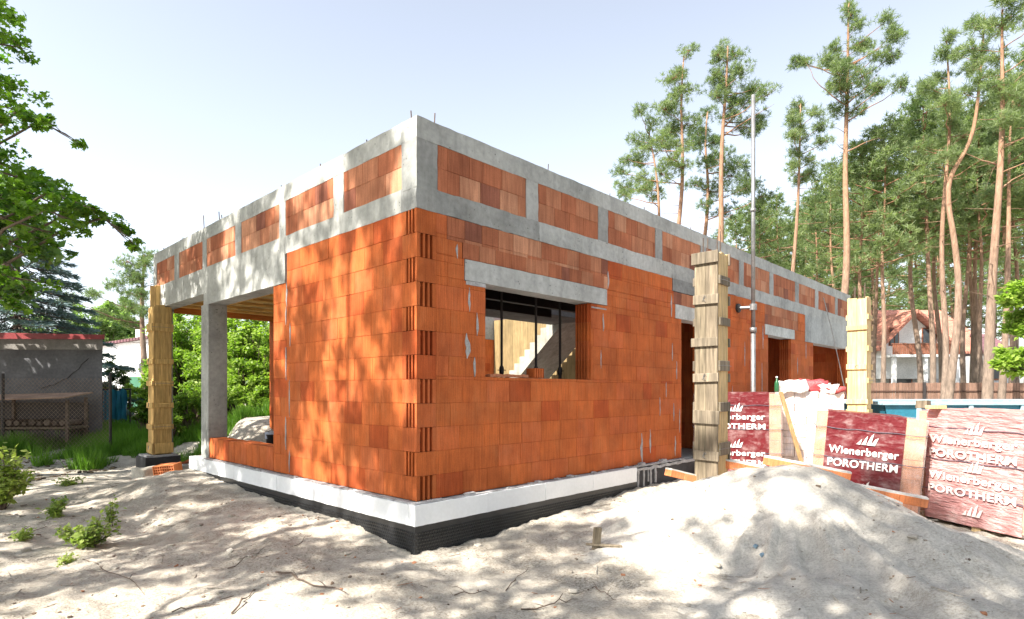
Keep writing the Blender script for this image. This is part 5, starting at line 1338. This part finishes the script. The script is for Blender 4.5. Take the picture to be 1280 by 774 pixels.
weed('low spreading weed with dusty pale leaves alone in the sand before the yellow formwork', 113, 684, 6.35, .40, .30, 34, 1, .55, .055)
weed('lush yellow green weed at the left edge of the picture', 2, 628, 8.2, 1.05, .40, 60, 2, .80, .085)
weed('thin tall weed stalk behind the dusty weed', 138, 655, 7.2, .42, .10, 6, 3, .5, .05)
weed('small flat weed between the dusty weed and the left edge', 72, 648, 7.6, .28, .20, 14, 4, .42, .06)
weed('tiny yellowish weed below the dusty weed', 82, 708, 5.75, .07, .12, 9, 5, .85, .03)
weed('flat green weed patch left of the dusty weed', 30, 680, 6.6, .10, .16, 10, 6, .6, .04)
weed('small weed on the sand in front of the black footing', 90, 608, 10.2, .12, .28, 12, 7, .6, .05)

def grass(name, region, n, hmin, hmax, seed, base, w=.014, clump=None):
    rg = np.random.default_rng(seed); x0, x1, y0, y1 = region
    x = rg.uniform(x0, x1, n); y = rg.uniform(y0, y1, n); m = vnoise(x*.9, y*.9, seed)+.5+.5*vnoise(x*3, y*3, seed+1)
    edge = clump(x, y) if clump is not None else np.ones(n); k = (m*edge > .36); x, y, m = x[k], y[k], m[k]; n = len(x); z = ground_h(x, y)
    C = np.stack([x, y, z-.02], 1); D = unit(rg, n)*.55; D[:, 2] = np.abs(D[:, 2])+.9; D /= np.linalg.norm(D, axis=1)[:, None]
    V, Fc, T = blades(rg, C, D, 1, w, tint3(base+.35*(m-.5)+rg.normal(size=n)*.14))
    Ls = (hmin+(hmax-hmin)*np.clip(m, 0, 1)**1.2)*rg.uniform(.5, 1.2, n); V = V.reshape(n, 4, 3); V[:, 2:] = V[:, :2][:, ::-1]*.15+(C[:, None]+D[:, None]*Ls[:, None, None])*.85
    o = link(name, np_mesh(name, V.reshape(-1,3), Fc, T), M_grass); return tag(o, kind='stuff')
sd_ = at(200, 489, 13.0)
o = grass('grass', (-12.5, -6.6, 12.0, 18), 60000, .10, .62, 3, .56, .018, lambda x, y: np.clip((y-12.0-.35*(x+9)*0)/1.6, 0, 1)*np.clip((-6.6-x)/.6, 0, 1)*1.25)
tag(o, 'green grass and weeds growing along the fence left of the yellow formwork', 'grass')
o = grass('grass', (-22, -8, 16, 27), 30000, .2, .6, 5, .40, .035); tag(o, 'tall rough grass behind the chain link fence and shed', 'grass')
o = grass('grass', (-8.5, -1.5, 15.8, 22), 26000, .2, .8, 6, .6, .03); tag(o, 'long sunlit grass behind the porch and its sand mound', 'grass')
o = grass('grass', (10, 30, 23, 48), 40000, .15, .4, 8, .35, .05); tag(o, 'rough grass under the pines round the brown fence', 'grass')

# ------ twigs, stones and litter on the sand
def twig(px, py, px2, py2, lab, r=.007, fork=True, seed=0):
    rg = np.random.default_rng(900+seed); a = at(px, py, F*CZ/(py-HY)); b = at(px2, py2, F*CZ/(py2-HY)); c = (a+b)/2; mb = MB()
    P = wob_path(rg, (a.x-c.x, a.y-c.y, 0), (b.x-c.x, b.y-c.y, 0), 9, .06); z0 = sand_top(c.x, c.y)
    P = [np.array([p[0], p[1], sand_top(p[0]+c.x, p[1]+c.y)-z0+r*1.2+abs(rg.normal())*.01]) for p in P]; mb.tube(P, list(np.linspace(r, r*.4, 10)), 5)
    if fork:
        for j in (3, 6): q = P[j]+np.array([rg.uniform(-.09,.09), rg.uniform(-.09,.09), rg.uniform(.01,.07)]); mb.tube([P[j], (P[j]+q)/2+rg.normal(size=3)*.008, q], [r*.6, r*.5, r*.25], 4)
    o = mb.build('twig', M_twig, None, loc=(c.x, c.y, z0)); tag(o, lab, 'twig', 'dry twigs lying on the sand')
twig(346,729,433,751, 'long dry twig with a raised side shoot on the sand below the black membrane', .010, True, 1)
twig(290,772,318,746, 'short straight dark stick at the bottom edge left of the long twig', .009, False, 2)
twig(368,702,390,690, 'small bent twig lit by the sun below the foam band', .005, False, 3)
twig(632,742,660,714, 'bent dark twig in the shade to the right of the membrane corner', .006, False, 4)
twig(652,766,722,752, 'curved reddish twig at the bottom edge below the wood peg', .007, True, 5)
twig(104,706,182,744, 'long thin brown twig below the dusty weed', .006, True, 6)
twig(215,770,275,762, 'thin twig lying along the bottom edge left of the short dark stick', .006, False, 7)
twig(285,720,330,702, 'faint thin twig on the sunny sand between weed and membrane', .005, False, 8)
twig(568,748,610,742, 'small forked twig lying in shade at the bottom middle', .006, True, 9)
twig(10,680,58,668, 'dark stick in the shade at the left edge below the lush weed', .009, True, 10)
twig(740,738,770,752, 'bundle like reddish dry sprig on the sand in front of the peg', .005, True, 11)
rg = np.random.default_rng(42)
def litter(n, x0, x1, y0, y1, smin, smax, seed, name, label, col, onpile=False):
    rg = np.random.default_rng(seed); x = rg.uniform(x0, x1, n); y = y0+(y1-y0)*rg.uniform(0, 1, n)**1.3; k = vnoise(x*1.1, y*1.1, seed)+.5+rg.uniform(-.25,.25,n) > .45
    x, y = x[k], y[k]; Ul = (x-OX)*UX+(y-OY)*UY; Vl = -(x-OX)*UY+(y-OY)*UX; k = ~((Ul > -.15) & (Vl > -.15)); x, y = x[k], y[k]
    zg = ground_h(x, y); zp = pile_h(x, y)+ground_smooth(x, y)*.35; V_ = -(x-OX)*UY+(y-OY)*UX; zp = np.where(V_ > -.5, zp-(V_+.5)*1.3, zp); z = np.maximum(zg, zp); n = len(x)
    mb = MB(); s = rg.uniform(0,1,n)**3*(smax-smin)+smin
    for i in range(n):
        c = tuple(np.array(col[rg.integers(len(col))])*rg.uniform(.7,1.2)); a = rg.uniform(0,3.14); R3 = Matrix.Translation((x[i],y[i],z[i]+s[i]*.15)) @ Matrix.Rotation(a,4,'Z') @ Matrix.Rotation(rg.uniform(-.4,.4),4,'X')
        if rg.random() < .5: mb.mbox(R3, s[i], s[i]*rg.uniform(.5,.9), s[i]*rg.uniform(.3,.6), s[i]*.2, c, jit=s[i]*.22)
        else: mb.mbox(R3, s[i]*rg.uniform(1.5,4), s[i]*.12, s[i]*.12, .001, c)
    o = mb.build(name, simple(name, (1,1,1), .9, .2)); tag(o, label, 'litter', kind='stuff')
litter(4200, -7, 5.5, 3.4, 11, .003, .020, 7, 'ground_litter', 'pebbles, bark crumbs and needles strewn over the sand', [(.30,.25,.20),(.12,.09,.07),(.20,.14,.10),(.42,.38,.33),(.38,.17,.09)])

litter(4000, -15, -8.6, 10.2, 14.5, .008, .045, 19, 'leaf_litter', 'dead leaves and bark crumbs on the ground before the shed', [(.10,.07,.045),(.16,.11,.07),(.06,.05,.04),(.22,.17,.10)])
litter(1500, -7, 5.8, 3.4, 10.5, .008, .038, 23, 'sand_clods', 'small clods and crumbs of dried sand', [(.44,.40,.34),(.36,.32,.27),(.50,.46,.40)])
# ------ tall trees behind the camera that throw the dappled shade
G4 = 'pines standing behind the viewpoint'; L4 = 'tall pine standing behind the viewpoint whose crown dapples the sand and wall'
G5 = 'unseen pines added behind the viewpoint'; L5 = 'unseen pine added behind the viewpoint to cut the sky light'
for i in range(26):  # ring of pines out of view, added to block low sky light
    a = R(-165+i*6.4); d = rnd.uniform(15, 24); x, y = d*math.cos(a), d*math.sin(a)
    if x < -2 and y > -13: continue
    t = pine_copy(x, y, rnd.uniform(14, 18), L5, G5, var=rnd.choice((0, 2))); t.scale = (t.scale[0]*1.3, t.scale[1]*1.3, t.scale[2])
SV = []
for i in range(3):
    a, b = make_pine(300+i, 15, .40, 2.6, 14, 30, .45); a.materials.append(M_bark); b.materials.append(M_needle); SV.append((a, b))
VAR += SV
for i, (x, y, H) in enumerate([(-7.4,1.6,13.5),(-9.9,4.0,14),(-12.2,6.2,13.5),(-8.6,2.9,10.5),(-11.2,5.6,11),(-5.2,-1.8,14.5),(-4.0,-2.4,12.5),(-6.6,.6,11.5),(-10.7,4.5,12.5),(-12.6,.4,14),(-2.6,-4.4,14.5),(.6,-5.6,15),(-6.0,-6.2,17),(3.6,-5.2,15)]):
    pine_copy(x, y, H, L4, G4, var=5+i % 3)
for i, (x, y, H) in enumerate([(-14.4,11.2,8.5),(-17.6,11.6,9),(-13.0,12.6,7.5),(-20.6,12.2,9),(-16.2,9.3,10)]):
    leafy('broadleaf_tree', 'broad leafy tree standing beyond the left edge, throwing shade on the shed', 'tree', (x, y, gh(x, y)), H, 2.6, 90, 150, .24, M_tree2, 400+i, .4, trunk=True, zmin=.3, group='broad trees shading the shed')

# ------------------------------------------------------------------ light, sky, camera
SUN_AZ, SUN_EL = R(43.5), R(47)
T = Vector((math.cos(SUN_AZ)*math.cos(SUN_EL), math.sin(SUN_AZ)*math.cos(SUN_EL), -math.sin(SUN_EL)))
sl = bpy.data.lights.new('sun', 'SUN'); sl.energy = 5.0; sl.angle = R(.53); sl.color = (1.0, .93, .82)
so = bpy.data.objects.new('sun', sl); COL.objects.link(so); so.rotation_euler = T.to_track_quat('-Z', 'Y').to_euler(); so.location = (-10, -10, 20)
w = bpy.data.worlds.new('World'); S.world = w; w.use_nodes = True; nt = w.node_tree
sk = nt.nodes.new('ShaderNodeTexSky'); sk.sky_type = 'NISHITA'; sk.sun_disc = False; sk.sun_elevation = SUN_EL; sk.sun_rotation = math.atan2(-T.x, -T.y)
sk.air_density = 1.0; sk.dust_density = 1.6; sk.ozone_density = 1.0
bg = nt.nodes['Background']; hs_ = nt.nodes.new('ShaderNodeHueSaturation'); hs_.inputs['Saturation'].default_value = .48; L(nt, sk.outputs[0], hs_.inputs['Color']); L(nt, hs_.outputs[0], bg.inputs[0]); bg.inputs[1].default_value = .115
cam = bpy.data.cameras.new('camera'); cam.sensor_fit = 'HORIZONTAL'; cam.sensor_width = 36; cam.lens = 36*F/1280; cam.shift_y = (HY-387)/1280; cam.clip_end = 2000; cam.clip_start = .05
co_ = bpy.data.objects.new('camera', cam); COL.objects.link(co_); co_.location = (0, 0, CZ); co_.rotation_euler = (R(90), 0, 0); S.camera = co_
S.view_settings.view_transform = 'Standard'; S.view_settings.look = 'None'; S.view_settings.exposure = 1.58; S.view_settings.gamma = 1; S.view_settings.use_curve_mapping = False
S.cycles.max_bounces = 8; S.cycles.transparent_max_bounces = 12; S.cycles.use_denoising = True
